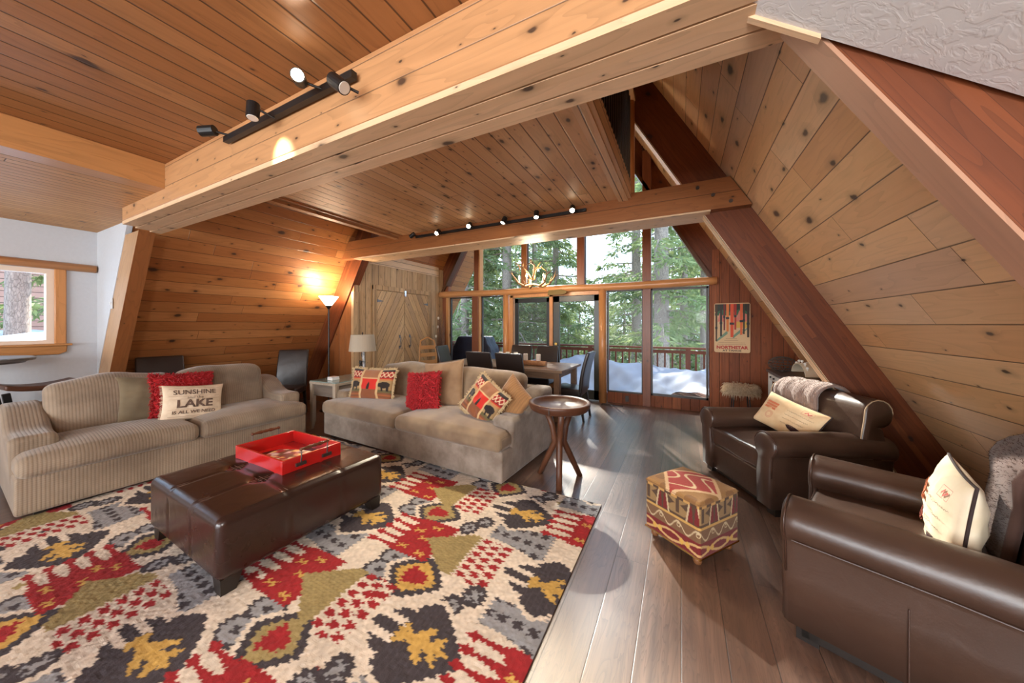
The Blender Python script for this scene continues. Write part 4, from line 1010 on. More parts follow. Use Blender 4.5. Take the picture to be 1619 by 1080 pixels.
# ---- torchiere lamp
t = thing('torchiere_floor_lamp', 'tall black torchiere lamp with glowing white bowl in front of the left sloped wall', 'floor lamp', (-5.40, 3.62, 0))
obj('base', M().lathe([(.14, 0), (.14, .015), (.03, .035), (.012, .05)], seg=24), MT['black'], t)
obj('pole', M().tube([(0, 0, .03), (0, 0, 1.78)], .012, 10), MT['black'], t)
obj('collar', M().lathe([(.014, 1.74), (.05, 1.79), (.045, 1.80)], seg=16), MT['black'], t)
obj('lamp_shade', M().lathe([(.045, 1.795), (.155, 1.955), (.15, 1.957), (.042, 1.80)], seg=28), plain('lit_glass_bowl', (255, 250, 238), .4, emit=(255, 240, 214), es=2.2), t, smooth=False)
light('POINT', 'torchiere_bulb', (-5.40, 3.62, 2.03), 15, (1, .80, .56), radius=.06)
# ---- end table with glass top
wt = wood('whitewashed_wood', [(176, 160, 140), (190, 172, 152)], .2, 2, 0, .1, .5, .5); gry = wood('grey_drawer_wood', [(110, 98, 88), (124, 110, 98)], .2, 2, 0, .1, .5, .4)
t = thing('end_table', 'weathered white end table with a glass top between the two sofas', 'end table', (-4.40, 3.22, 0), R(2))
obj('tabletop', M().box((-.27, -.38, .64), (.27, .38, .675)), wt, t, grain=(0, 1, 0), bevel=.006)
obj('glass_top', M().box((-.262, -.372, .676), (.262, .372, .686)), plain('aqua_glass', (170, 196, 190), .06, trans=.5), t)
obj('drawer_case', M().box((-.24, -.35, .48), (.24, .35, .64)), gry, t, grain=(1, 0, 0))
for a_ in (-1, 1):
    for b_ in (-1, 1): obj('leg', M().loft([[(a_*.235+x*.028, b_*.345+y*.028, .64) for x, y in ((-1, -1), (1, -1), (1, 1), (-1, 1))], [(a_*.235+x*.024, b_*.345+y*.024, .12) for x, y in ((-1, -1), (1, -1), (1, 1), (-1, 1))], [(a_*.25+x*.02, b_*.36+y*.02, 0) for x, y in ((-1, -1), (1, -1), (1, 1), (-1, 1))]]), wt, t, grain=(0, 0, 1))
for k, c_ in enumerate(((224, 220, 214), (206, 204, 204))):
    tag(obj('coaster_box', M().box((-.055+.004*k, -.055, 0), (.055, .055-.004*k, .022)), plain('coaster%d' % k, c_, .5), bevel=.002), ('lower' if k == 0 else 'upper')+' white box of the small stack on the end table', 'box', 'small white boxes on the end table').location = (-4.40, 3.02, .688+.0235*k)
t = thing('table_lamp', 'table lamp with cream drum shade and dark bear climbing a birch trunk', 'lamp', (-4.36, 3.47, .687))
obj('base', M().lathe([(.10, 0), (.105, .01), (.095, .025), (.03, .035)], seg=20), MT['bronze'], t)
obj('trunk', M().tube([(.03, 0, .03), (.035, 0, .15), (.025, 0, .28), (.02, 0, .42)], [.022, .019, .018, .016], 10), plain('birch', (206, 204, 204), .6, c2=(70, 66, 64), ns=26), t, smooth=True)
obj('twig', M().tube([(.03, 0, .24), (-.02, 0, .30), (-.03, 0, .37), (.0, 0, .42)], .005, 6), MT['bronze'], t)
bear = M(); 
for (x, y, z, rx, rz) in ((-.035, 0, .13, .03, .055), (-.045, 0, .20, .026, .03), (-.01, .01, .17, .03, .012), (-.005, -.01, .11, .032, .013), (-.028, 0, .215, .018, .014), (-.055, .012, .225, .008, .009), (-.055, -.012, .225, .008, .009), (-.035, 0, .075, .03, .03)):
    bear.lathe([(max(.001, rx*math.sin(q)), z-rz*math.cos(q)) for q in np.linspace(.05, 3.09, 8)], (x, y, 0), 12)
obj('bear_figure', bear, plain('bear_cast', (40, 32, 28), .5), t, smooth=True)
obj('lamp_shade', M().lathe([(.195, .38), (.165, .63), (.162, .63), (.192, .38)], seg=36), plain('linen_shade', (176, 162, 142), .8, trans=.0), t, smooth=False)
obj('finial', M().lathe([(.004, .60), (.006, .64), (.012, .65), (.008, .665), (.002, .67)], seg=10), MT['bronze'], t)
# ---- track spotlights
hb = plain('spot_lens_lit', (255, 246, 226), .3, emit=(255, 238, 205), es=14)
hd = plain('spot_lens_off', (200, 196, 190), .3)
def spot_head(t, p, d, lit, L=.085, r=.031, base=None):
    d = Vector(d).normalized(); p = Vector(p); m = M().tube([p-d*L*.5, p-d*L*.5+d*.004, p+d*L*.5], [r*.85, r, r], 18)
    h = obj('spot_head', m, MT['black'], t, smooth=False)
    obj('lens', M().tube([p+d*(L*.5+.0005), p+d*(L*.5+.003)], [r*.86, r*.8], 18), hb if lit else hd, h)
    if base is not None: obj('swivel_arm', M().tube([Vector(base), p-d*L*.3], .007, 8), MT['black'], t)
    return p+d*(L*.5+.03), d
def spot_lamp(p, d, e, ang=75):
    o = light('SPOT', 'spot_light', p, e, (1, .84, .62), spot=R(ang), radius=.03); o.rotation_euler = Vector(d).to_track_quat('-Z', 'Y').to_euler(); return o
t = thing('track_light', 'long black track of spotlights along the collar beam', 'track light', (-2.3, 3.79, 2.8))
pa, pb = at_plane(658, 375, 3.80), at_plane(927, 332, 3.80)
def lo(t, p): return Vector(p)-Vector(t.location)
obj('track', M().obox(lo(t, (pa+pb)/2+Vector((0, -.004, 0))), ((pb-pa).length, .028, .034), (0, -math.atan2(pb.z-pa.z, pb.x-pa.x), 0)), MT['black'], t)
for (hx, hy, d, lit) in ((652, 372, (-.9, -.1, -.5), 0), (692, 367, (.1, -.72, -.6), 1), (742, 356, (.2, -.75, -.6), 1), (797, 348, (-.3, -.35, -.9), 1), (848, 339, (.1, -.35, -.9), 1), (905, 330, (.15, -.70, -.70), 1)):
    p = at_plane(hx, hy, 3.70); q, dd = spot_head(t, lo(t, p), d, lit, base=lo(t, p+Vector((0, .09, .01))))
    if lit: spot_lamp(q+Vector(t.location), dd, 34, 68)
t = thing('track_light', 'short black track of spotlights on the face of the wide near beam', 'track light', (-2.2, 1.1, 2.6))
pa, pb = at_plane(357, 222, 1.09), at_plane(560, 118, 1.09)
obj('track', M().obox(lo(t, (pa+pb)/2), ((pb-pa).length, .03, .036), (0, -math.atan2(pb.z-pa.z, pb.x-pa.x), 0)), MT['black'], t)
for (hx, hy, d, lit, Y_) in ((329, 207, (-.75, -.45, -.1), 0, 1.0), (400, 175, (.1, -.1, -1), 0, .99), (473, 124, (.72, -.60, -.28), 1, .98), (535, 132, (.6, .1, -.5), 0, 1.0)):
    p = at_plane(hx, hy, Y_); q, dd = spot_head(t, lo(t, p), d, lit, .09, .032, base=lo(t, Vector((p.x+(.06 if hx < 400 else .03), 1.085, min(2.75, p.z)))))
    if lit: spot_lamp(q+Vector(t.location), dd, 50, 84)
    if hx == 400: spot_lamp(q+Vector(t.location), (0.2, .8, -.75), 8, 60)
# ---- antler chandelier
AX, AY, AZ = -2.26, 5.2, 2.22
t = thing('antler_chandelier', 'antler chandelier with candle bulbs hanging over the dining table', 'chandelier', (AX, AY, AZ))
am = plain('antler_bone', (178, 136, 88), .45, c2=(110, 76, 48), ns=14)
rnd = random.Random(8)
for k in range(7):
    a0 = 2*math.pi*k/7+.3; u_ = Vector((math.cos(a0), math.sin(a0), 0)); w_ = Vector((-math.sin(a0), math.cos(a0), 0))
    up = k % 2
    if not up: P = [u_*.02+Vector((0, 0, -.06)), u_*.16+w_*.03+Vector((0, 0, -.10)), u_*.28+w_*.05+Vector((0, 0, -.05)), u_*.36+w_*.03+Vector((0, 0, .06)), u_*.39+Vector((0, 0, .17))]
    else: P = [u_*.03+Vector((0, 0, .02)), u_*.08+w_*.05+Vector((0, 0, .14)), u_*.16+w_*.08+Vector((0, 0, .24)), u_*.25+w_*.04+Vector((0, 0, .27)), u_*.30-w_*.03+Vector((0, 0, .20))]
    m = M().tube(P, [.018, .02, .017, .012, .003], 8)
    for (i_, dv, L) in ((1, w_*.7+Vector((0, 0, .8)), .13), (2, -w_*.6+Vector((0, 0, .9)), .15), (3, w_*.5+u_*.4+Vector((0, 0, .8)), .09)):
        dv = dv.normalized(); b_ = P[i_]; m.tube([b_, b_+dv*L*.55+u_*.02, b_+dv*L+u_*.05], [.011, .008, .002], 7)
    obj('antler', m, am, t, smooth=True)
bulbm = plain('candle_bulb', (255, 240, 210), .3, emit=(255, 214, 150), es=9)
for k in range(5):
    a0 = 2*math.pi*k/5+.9; x, y = .24*math.cos(a0), .24*math.sin(a0)
    s_ = obj('candle_socket', M().tube([(x, y, -.06), (x, y, .03)], .013, 10), cw, t)
    obj('bulb', M().lathe([(.006, .03), (.017, .05), (.015, .075), (.003, .105)], (x, y, 0), 12), bulbm, s_, smooth=True)
m = M()
for k in range(78): m.tube([(0, 0, .2+k*.05), (.010 if k % 2 else 0, 0 if k % 2 else .010, .225+k*.05), (0, 0, .25+k*.05)], .004, 5)
obj('chain', m, MT['bronze'], t)
light('POINT', 'chandelier_bulbs', (AX, AY, AZ+.1), 22, (1, .8, .55), radius=.2)
# direction board on the log
o = tag(obj('arrow_board', M().prism([(0, 0), (-.27, 0), (-.25, .10), (0.02, .105), (.12, .07), (.13, .045), (.10, .015)], 0, .02), wood('mossy_board', [(112, 92, 42), (124, 100, 48)], .2, 2, 0, .1, .6, .5), grain=(1, 0, 0)), 'small arrow shaped olive board fixed to the log above the glass door', 'board')
p = at_plane(886, 466, 6.24); o.location = (p.x, 6.235, p.z)
# ---- ski poster
t = thing('ski_poster', 'vintage ski poster on the redwood wall right of the windows', 'poster', (.73, 6.371, 1.42))
pw_, ph_ = .49, .80
def rr(w, h, r, n=5):
    P = []
    for cx, cy, a0 in ((w/2-r, h/2-r, 0), (-w/2+r, h/2-r, 90), (-w/2+r, -h/2+r, 180), (w/2-r, -h/2+r, 270)):
        for i in range(n+1): q = R(a0+90*i/n); P.append((cx+r*math.cos(q), cy+r*math.sin(q)))
    return P
pm_ = lambda n_, c_: plain(n_, c_, .6)
obj('panel', M().prism(rr(pw_, ph_, .03), 0, .012), pm_('poster_cream', (206, 172, 130)), t)
def flat(name, polys, mat, y): 
    m = M()
    for P in polys: m.prism(P, y-.0006, y)
    return obj(name, m, mat, t)
rc = lambda x0, x1, z0, z1: [(x0, z0), (x1, z0), (x1, z1), (x0, z1)]
flat('dark_forest', [rc(-.235, .235, .26, .385)], pm_('poster_forest', (38, 46, 36)), -.0005)
flat('green_hill', [[(-.235, .24), (-.14, .30), (0, .25), (.12, .31), (.235, .24), (.235, .2), (-.235, .2)]], pm_('poster_green', (52, 92, 62)), -.001)
flat('pink_mountain', [[(.05, .12), (.10, .28), (.15, .24), (.235, .2), (.235, .06), (.05, .08)], [(-.2, .1), (-.17, .24), (-.12, .2), (-.1, .1)]], pm_('poster_pink', (200, 118, 100)), -.0015)
flat('yellow_field', [rc(.05, .235, .0, .1)], pm_('poster_yellow', (202, 160, 70)), -.0018)
flat('ski_shadow', [[(-.215, -.2), (-.09, -.07), (-.06, -.05), (-.06, -.10), (-.215, -.235)], [(0, -.14), (.12, -.02), (.17, -.02), (.02, -.17)], [(.1, -.1), (.2, .0), (.235, .02), (.12, -.12)]], pm_('poster_teal', (110, 136, 112)), -.002)
for i, (x, z0, w_, c_) in enumerate(((-.215, -.22, .022, (70, 50, 34)), (-.15, -.14, .026, (48, 40, 34)), (-.105, -.04, .02, (110, 34, 30)), (-.06, -.06, .03, (206, 116, 52)), (0, -.15, .04, (206, 74, 34)), (.045, -.03, .024, (160, 40, 28)), (.125, -.11, .03, (210, 96, 48)), (.16, -.1, .02, (60, 48, 32)), (.215, -.15, .028, (56, 44, 34)))):
    flat('ski_%s' % 'graphic', [[(x-w_/2, z0), (x+w_/2, z0), (x+w_/2+.006, .385), (x-w_/2-.002, .385)]], pm_('ski%d' % i, c_), -.0024-.0002*i)
    flat('binding_graphic', [rc(x-w_*.75, x+w_*.75, z0+.20, z0+.235)], pm_('bind%d' % i, (40, 40, 44)), -.0044)
def textobj(body, size, mat, t, x, z, y, sx=1, bold=0):
    v, f = text2d(body, size, bold, 0); m = M().add([(x+a_*sx, y, z+b_) for a_, b_ in v], f); return obj('lettering', m, mat, t)
textobj('NORTHSTAR', .068, pm_('poster_red', (170, 40, 34)), t, 0, -.32, -.002, 1.06, .003)
textobj('AT TAHOE', .042, pm_('poster_black', (34, 30, 28)), t, 0, -.37, -.002, 1.25, .001)
gl_ = pm_('poster_small', (150, 112, 86))
for r_, (w_, z) in enumerate(((.16, -.175), (.2, -.205), (.36, -.24), (.4, -.268))):
    m = M()
    for k in range(int(w_/.017)): 
        x = -w_/2+k*.017; m.box((x, -.0012, z-.004), (x+.010, -.0005, z+.004))
    obj('small_print', m, gl_, t)
# ---- fur stool
t = thing('fur_stool', 'small stool with shaggy cream fur seat on thin black legs by the redwood wall', 'stool', (.80, 6.02, 0))
obj('seat_pad', M().lathe([(.02, .42), (.17, .42), (.20, .45), (.20, .52), (.15, .555), (.02, .56)], seg=24), plain('fur_pad', (180, 160, 134), .9), t, smooth=True)
rnd = random.Random(3); m = M()
for k in range(1500):
    a_ = rnd.uniform(0, 6.283); r_ = .2*math.sqrt(rnd.random()) if k % 2 else .2; z = .55 if k % 2 else rnd.uniform(.44, .54)
    p = Vector((r_*math.cos(a_), r_*math.sin(a_), z)); d = Vector((math.cos(a_)*rnd.uniform(.2, 1), math.sin(a_)*rnd.uniform(.2, 1), rnd.uniform(-1.1, .5))).normalized(); L = rnd.uniform(.03, .07)
    m.tube([p, p+d*L*.6, p+d*L+Vector((0, 0, -L*.5))], [.004, .0035, .001], 3, cap=False)
obj('fur', m, plain('cream_fur', (206, 186, 158), .9, c2=(168, 146, 118), ns=30), t)
for a_ in (0, 1, 2, 3):
    q = R(45+90*a_); obj('leg', M().tube([(.13*math.cos(q), .13*math.sin(q), .43), (.17*math.cos(q), .17*math.sin(q), 0)], .009, 8), MT['black'], t)
# ---- console table on the right with basket and white arch
t = thing('console_table', 'white legged console table with grey top under the right sloped wall', 'console table', (1.32, 5.25, 0))
obj('tabletop', M().box((-.23, -.62, .80), (.23, .66, .835)), plain('slate_top', (84, 82, 82), .35), t, bevel=.003)
obj('apron', M().box((-.21, -.60, .70), (.21, .64, .80)), plain('painted_white', (222, 220, 214), .5), t, bevel=.003)
for k in (0, 1): 
    dr = obj('drawer', M().box((-.222, -.52+.58*k, .715), (-.21, -.02+.58*k, .79)), plain('painted_white%d' % k, (214, 212, 206), .5), t, bevel=.002)
    for y in (-.36, -.18): obj('pull', M().tube([(-.222, y+.58*k, .752), (-.24, y+.58*k, .752)], .012, 10), MT['black'], dr)
for a_ in (-1, 1):
    for b_ in (-.58, .62): obj('leg', M().box((a_*.19-.02, b_-.02, 0), (a_*.19+.02, b_+.02, .70)), plain('leg_white', (216, 214, 208), .5), t)
m = M()
for k in range(9):
    q = math.pi*k/8; 
    ring = [(.17*math.sin(q)*math.cos(a_)*.9, .17*math.sin(q)*math.sin(a_)*1.0, .10-.10*math.cos(q)) for a_ in np.linspace(0, 6.283, 25)]
    if 0 < k < 8: m.tube(ring, .004, 5)
for k in range(16):
    a_ = 2*math.pi*k/16; m.tube([(.17*math.sin(q)*math.cos(a_+q*.3)*.9, .17*math.sin(q)*math.sin(a_+q*.3), .10-.10*math.cos(q)) for q in np.linspace(.15, 2.99, 9)], .0035, 5)
tag(obj('wire_basket', m, plain('grey_wire', (74, 68, 62), .6)), 'dark woven wire ball basket at the back of the console table', 'basket').location = (1.22, 5.66, .838)
t = thing('peg_arch', 'cream arched rack with a row of white knobs on the console table', 'rack', (1.30, 4.98, .836))
P = [(.0, .20*math.cos(q)*1.35, .02+.16*math.sin(q)) for q in np.linspace(.25, 2.9, 14)]
m = M()
for k in range(len(P)-1):
    a_, b_ = Vector(P[k]), Vector(P[k+1]); d = (b_-a_).normalized(); m.obox((a_+b_)/2, (.16, (b_-a_).length*1.06, .012), (math.atan2(d.z, d.y), 0, 0))
cm = plain('cream_paint', (226, 212, 186), .5); obj('arch', m, cm, t)
for k in range(1, 13, 2):
    for x in (-.05, .05): a_ = Vector(P[k]); obj('knob', M().lathe([(.006, 0), (.007, .02), (.016, .028), (.012, .042), (.002, .046)], (a_.x+x, a_.y, a_.z), 10), plain('white_knob', (236, 232, 224), .4), t, smooth=True)
# ---- dried branches in the corner, bent wood sled
t = thing('dried_branches', 'tall bundle of dried twigs and seed pods standing in the far left corner', 'dried branches', (-5.0, 6.1, 0))
rnd = random.Random(5)
tm = plain('twig', (134, 98, 74), .8, c2=(96, 68, 52), ns=20); m = M()
for k in range(150):
    a_ = rnd.uniform(0, 6.28); r_ = rnd.uniform(0, .10); sp_ = rnd.uniform(.3, 1); H_ = rnd.uniform(1.0, 1.85)
    m.tube([(r_*.5*math.cos(a_), r_*.5*math.sin(a_), .2), (r_*math.cos(a_)+.02*rnd.uniform(-1, 1), r_*math.sin(a_), .8), (r_*1.0*math.cos(a_)+.06*sp_*math.cos(a_*2), r_*math.sin(a_)+.05*sp_*math.sin(a_*2), H_)], [.003, .0025, .001], 4)
obj('twigs', m, tm, t)
obj('vase', M().lathe([(.08, 0), (.12, .05), (.13, .25), (.09, .42), (.10, .46), (.085, .46), (.075, .42), (.02, .1)], seg=20), plain('brown_vase', (96, 62, 44), .5), t, smooth=True)
for (x, y, z) in ((.0, -.08, 1.62), (-.03, -.06, 1.42), (-.05, -.10, 1.20)): obj('seed_pod', M().lathe([(.004, -.04), (.022, -.01), (.022, .02), (.004, .04)], (x, y, z), 10), plain('pod', (214, 200, 180), .7), t, smooth=True)
t = thing('wooden_chair_back', 'honey coloured wooden chair with arched back beside the barn doors', 'chair', (-4.88, 5.55, 0), R(70))
hm = MT['trimwood']
obj('back_frame', M().tube([(-.2, 0, 0), (-.2, .02, .9), (-.16, .05, 1.12), (0, .06, 1.2), (.16, .05, 1.12), (.2, .02, .9), (.2, 0, 0)], .02, 8), hm, t, smooth=True, grain=(0, 0, 1))
for k in range(3): obj('slat', M().box((-.19, .02, .62+.16*k), (.19, .035, .70+.16*k)), hm, t, grain=(1, 0, 0))
obj('seat', M().box((-.21, -.40, .43), (.21, .0, .46)), hm, t, grain=(1, 0, 0), bevel=.006)
for a_ in (-1, 1): obj('leg', M().tube([(a_*.18, -.37, .43), (a_*.19, -.39, 0)], .018, 8), hm, t)
# ---- bar table and stool at the far left
t = thing('bar_table', 'tall round grey topped table at the left edge under the window', 'table', (-5.86, .36, 0))
gm = plain('pewter_paint', (120, 118, 118), .35, .4)
obj('tabletop', M().lathe([(.02, 1.10), (.36, 1.10), (.375, 1.118), (.42, 1.125), (.425, 1.148), (.41, 1.155), (.02, 1.155)], seg=44), gm, t)
for k in range(4):
    q = R(20+90*k); obj('leg', M().tube([(.10*math.cos(q), .10*math.sin(q), 1.10), (.06*math.cos(q), .06*math.sin(q), .75), (.38*math.cos(q), .38*math.sin(q), 0)], [.03, .035, .026], 10), gm, t)
t = thing('bar_stool', 'bar stool with scooped dark wood seat and black legs behind the ribbed sofa', 'stool', (-5.80, .80, 0), R(95))
obj('seat', rbox((.46, .32, .05), .018, (10, 6, 1), lambda u, v, w, p: Vector((p[0], p[1], p[2]+.035*u*u)), c=(0, 0, .84)), sw_, t, smooth=True, grain=(1, 0, 0))
for a_ in (-1, 1):
    for b_ in (-1, 1): obj('leg', M().obox((a_*.17, b_*.13, .41), (.045, .03, .84), (R(-6)*b_*-1*-1, R(8)*a_, 0)), MT['black'], t)
    obj('stretcher', M().box((a_*.2-.015, -.14, .25), (a_*.2+.015, .14, .28)), MT['black'], t)

# ================================================================== outside
def ground_h(x, y):
    if y > 6.5 and y < 8.35 and -9.5 < x < 4.2: h = .22+.36*sm((y-6.6)/1.4)+.10*math.sin(x*1.7+y)*math.sin(y*2.1)+.06*math.sin(x*4.1+1)*math.cos(y*5)+.035*math.sin(x*9+y*4)*math.sin(y*7)+.02*math.sin(x*17)*math.sin(y*15+x)
    else: h = -1.2-.10*max(0, y-8.3)+.15*math.sin(x*.6)*math.cos(y*.5)
    return h
def grid(x0, x1, y0, y1, nx, ny, f):
    m = M()
    for j in range(ny+1):
        for i in range(nx+1): x = x0+(x1-x0)*i/nx; y = y0+(y1-y0)*j/ny; m.v.append((x, y, f(x, y)))
    for j in range(ny):
        for i in range(nx): a = j*(nx+1)+i; m.f.append((a, a+1, a+nx+2, a+nx+1))
    return m
snow = plain('snow', (170, 176, 190), .7, c2=(156, 163, 178), ns=1.2, bump=.15)
snow.node_tree.nodes['Principled BSDF'].inputs['Subsurface Weight'].default_value = .0
tag(obj('snow_drift', grid(-6.7, 2.0, 6.58, 8.1, 150, 34, ground_h), snow, smooth=True), 'deep drift of white snow banked on the deck against the glass', 'snow', kind='stuff')
tag(obj('snow_ground', grid(-60, 45, 8.6, 75, 60, 50, ground_h), snow, smooth=True), 'snow covered hillside falling away below the deck', 'snow', kind='stuff')
tag(obj('snow_bank', grid(-26, -6.95, -5.8, 6, 50, 36, lambda x, y: 1.22+.10*math.sin(x*1.3)*math.sin(y*1.1)+.05*math.sin(y*3+x)-.12*max(0, 0), ), snow, smooth=True), 'snow bank outside the left window', 'snow', kind='stuff')
struct('floor_deck', M().box((-6.8, 6.56, -.1), (2.1, 8.3, -.02)), MT['redwood'], grain=(1, 0, 0))
# railing of the deck
rlw = wood('deck_rail_wood', [(120, 66, 48), (136, 78, 56)], .3, 6, 0, .1, .5, .3)
t = thing('deck_railing', 'red brown wooden railing with vertical balusters along the snowy deck', 'railing', (-2.5, 8.2, 0))
obj('top_rail', M().box((-6.8, -.07, .93), (6.5, .07, .97)), rlw, t, grain=(1, 0, 0)); obj('lower_rail', M().box((-6.8, -.02, .83), (6.5, .02, .90)), rlw, t, grain=(1, 0, 0))
for k in range(86):
    x = -6.7+k*.153
    if k % 14 == 5: obj('post', M().box((x-.05, -.05, -.3), (x+.05, .05, .93)), rlw, t, grain=(0, 0, 1))
    else: obj('baluster', M().box((x-.018, -.018, .0), (x+.018, .018, .86)), rlw, t, grain=(0, 0, 1))
# covered grill
t = thing('covered_grill', 'barbecue grill under a dark navy cover outside the left panes', 'grill', (-4.85, 7.35, .25))
def fg(u, v, w, p): q = Vector(p); h = (w+1)/2; q.x *= 1-.38*h*h+.03*math.sin(v*7+w*3); q.y *= 1-.3*h; q.x += .02*math.sin(w*9+u*5); return q
obj('cover', rbox((1.35, .62, .92), .08, (10, 6, 8), fg, c=(0, 0, .46)), plain('navy_cover', (40, 44, 62), .45, c2=(28, 30, 44), ns=5, bump=.3), t, smooth=True)
# ---- conifers
g = G('pine_bark'); tc = g.n('TexCoord'); mp = g.n('Mapping'); mp.inputs['Scale'].default_value = (9, 9, 2.6); g.l(tc.outputs['Object'], mp.inputs[0])
vo = g.n('TexVoronoi'); vo.feature = 'DISTANCE_TO_EDGE'; vo.inputs['Scale'].default_value = 3.2; nzv = g.noise(mp.outputs[0], 3, 4, .7, 1.0); g.l(mp.outputs[0], vo.inputs['Vector'])
cb = g.mix(g.ramp(nzv, [(.3, (0, 0, 0)), (.7, (1, 1, 1))]), lin((122, 108, 98)), lin((176, 160, 146))); cb = g.mix(g.ramp(vo.outputs['Distance'], [(0, (.5, .5, .5)), (.10, (0, 0, 0))]), cb, lin((74, 62, 54)))
g.set(Base_Color=cb, Roughness=.9); g.bump(nzv, .6, .03); barkm = g.m
def leafmat(name, c, c2):
    g = G(name); tc = g.n('TexCoord'); nz = g.noise(tc.outputs['Object'], 1.6, 3, .7)
    cc = g.mix(g.ramp(nz, [(.35, (0, 0, 0)), (.65, (1, 1, 1))]), lin(c), lin(c2)); g.set(Base_Color=cc, Roughness=.7)
    tl = g.n('BsdfTranslucent'); g.l(cc, tl.inputs[0]); mx = g.n('MixShader'); mx.inputs[0].default_value = .35
    g.l(g.b.outputs[0], mx.inputs[1]); g.l(tl.outputs[0], mx.inputs[2]); g.l(mx.outputs[0], g.t.nodes['Material Output'].inputs[0]); return g.m
fol = [leafmat('fir_needles', (104, 122, 74), (152, 162, 108)), leafmat('pine_needles', (92, 110, 70), (138, 150, 102))]
def fir_mesh(H, h0, rmax, rt, seed, nb, spr=26, sl=.30, sw=.07):
    rnd = random.Random(seed); f = M(); b = M()
    b.tube([(0, 0, -3), (0, 0, 0), (.03, .02, H*.4), (0, .04, H*.75), (0, 0, H)], [rt*1.2, rt, rt*.82, rt*.45, .02], 14)
    for k in range(nb):
        q = k/nb; z = h0+(H-h0)*q**1.05; L = rmax*(1-q)**.75*rnd.uniform(.55, 1.1)+.25; a = rnd.uniform(0, 6.283); d = Vector((math.cos(a), math.sin(a), 0)); sd = Vector((-d.y, d.x, 0))
        dr = rnd.uniform(.15, .55)
        pt = lambda s_: d*L*s_+Vector((0, 0, z+L*(.12*s_-dr*s_*s_)))
        b.tube([pt(0), pt(.5), pt(1)], [.03*L**.5, .018*L**.5, .004], 5, cap=False)
        n = int(spr*L)
        for i in range(n):
            s_ = .12+.88*(i+rnd.random())/n; p = pt(s_); sg = rnd.choice((-1, 1)); tl = L*.30*(1.15-s_)+.12
            dd = (sd*sg*rnd.uniform(.5, 1)+d*rnd.uniform(.3, .9)+Vector((0, 0, rnd.uniform(-.6, .1)))).normalized()
            for j in range(3):
                c = p+dd*tl*(j+rnd.random())/3; e = (dd+Vector((rnd.uniform(-.8, .8), rnd.uniform(-.8, .8), rnd.uniform(-.9, .2)))*.8).normalized(); L2 = sl*rnd.uniform(.5, 1.1)
                w_ = e.cross(Vector((rnd.uniform(-1, 1), rnd.uniform(-1, 1), rnd.uniform(.2, 1)))).normalized()*sw*.5
                f.add([c, c+e*L2*.4+w_, c+e*L2, c+e*L2*.45-w_], [(0, 1, 2, 3)])
    return b, f
def tree(label, loc, spec, mi=0, rotz=0, scale=1, group='conifers beyond the deck', name='fir_tree'):
    t = thing(name, label, 'tree', loc, rotz, group); t.scale = (scale,)*3
    b, f = fir_mesh(*spec); obj('trunk', b, barkm, t, smooth=True, grain=(0, 0, 1)); obj('foliage', f, fol[mi], t); return t
def dirpt(px, Y):
    a = R(27.13); r_ = (px-809.5)/522; return Y*(-math.sin(a)+r_*math.cos(a))/(math.cos(a)+r_*math.sin(a))
GZ = -1.6
big = [(1046, 12.5, (17, 2.5, 2.6, .27, 1, 60), 'tall pine with thick grey trunk seen through the widest right pane'),
       (1007, 15.5, (18, 2.5, 3.0, .22, 2, 60), 'slimmer pine trunk just left of the right window mullion'),
       (1117, 14.0, (17, 3.5, 2.8, .22, 3, 50), 'pine trunk at the right edge of the window wall'),
       (801, 13.0, (16, 1.0, 3.2, .24, 4, 80), 'dense fir behind the antler chandelier'),
       (768, 16.0, (17, .8, 3.4, .22, 5, 85), 'fir behind the covered grill'),
       (735, 12.5, (15, .6, 3.0, .2, 6, 85), 'full fir at the left side of the window wall'),
       (880, 15.0, (13, .5, 3.0, .2, 7, 90), 'bushy fir seen through the glass door'),
       (845, 19.0, (17, .8, 3.6, .22, 8, 80), 'fir showing above the screened side door'),
       (1080, 18.0, (16, .8, 3.4, .2, 9, 85), 'leafy fir between the two right pine trunks')]
for px_, Y_, sp_, lab in big: tree(lab, (dirpt(px_, Y_), Y_, -.10*(Y_-8.3)-1.2), sp_, 0 if sp_[4] % 2 else 1, sp_[4]*1.3, name='pine_tree' if sp_[4] in (1, 2, 3) else 'fir_tree')
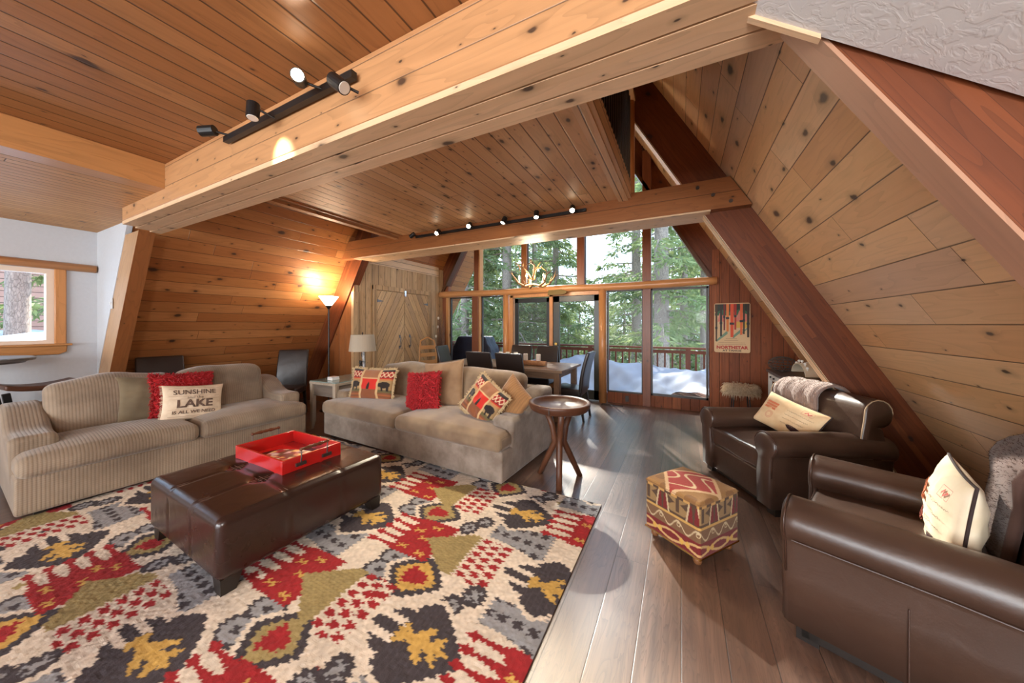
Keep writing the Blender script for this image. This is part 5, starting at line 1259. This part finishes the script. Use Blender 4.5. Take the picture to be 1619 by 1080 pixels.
# farther trees: copies of two kinds
src = []
def farlab(px_, Y_, sc):
    where = 'the leftmost tall panes' if px_ < 757 else 'the second lower pane from the left' if px_ < 812 else 'the screened side door' if px_ < 878 else 'the glass door' if px_ < 955 else 'the pane right of the glass door' if px_ < 1023 else 'the widest right pane'
    d = 'near' if Y_ < 24.5 else 'far' if Y_ > 31 else 'middle distance'
    return '%s %s forest fir seen through %s' % ('small' if sc < .8 else 'tall', d, where)
rnd = random.Random(21); k = 0
for px_, Y_, sc in ((700, 24, 1.1), (724, 20, 1.1), (750, 27, 1.3), (785, 22, 1.0), (815, 26, 1.2), (838, 23, .85), (862, 30, 1.2), (898, 24, .70), (916, 30, .75), (935, 26, .50), (950, 34, .55), (962, 24, .62), (975, 29, .50), (988, 22, .72), (1020, 25, .9), (1035, 30, 1.1), (1062, 24, .9), (1095, 27, 1.2), (1112, 22, 1.0), (910, 40, .8), (925, 44, .7), (968, 42, .75), (945, 46, .75), (870, 38, 1.2), (995, 38, .8)):
    z = -.10*(Y_-8.3)-1.2
    if k < 2: t = tree(farlab(px_, Y_, sc), (dirpt(px_, Y_), Y_, z), (11, .3, 2.3, .16, 40+k, 75, 22, .34, .09), k % 2, k, sc, 'distant firs'); src.append(t)
    else:
        t = copy_tree(src[k % 2]); t['label'] = farlab(px_, Y_, sc); t.location = (dirpt(px_, Y_), Y_, z); t.scale = (sc,)*3; t.rotation_euler = (0, 0, rnd.uniform(0, 6.28))
    k += 1
# left window: trunk, red house
tree('thick pine trunk standing outside the left window', (-10.6, 1.22, .3), (12, 3.3, 1.6, .15, 77, 14), 0, .4, group='trees outside the left window', name='pine_tree')
tree('green fir branches beside the trunk outside the left window', (-12.6, 2.75, -.2), (9, .8, 2.0, .12, 78, 55), 0, 1.1, group='trees outside the left window')
t = thing('neighbor_house', 'red brown clapboard house beyond the snow outside the left window', 'house', (-20, 3, 0))
obj('house_wall', M().box((-2, -9, -1), (0, 9, 5.2)), wood('red_siding', [(196, 148, 128), (204, 158, 138)], .2, 12, .012, 0, .7, .2, jointed=False), t, grain=(0, 1, 0))
obj('house_roof', M().prism([(-2.6, 5.1), (.6, 5.1), (-1, 6.6)], -9.5, 9.5), snow, t)
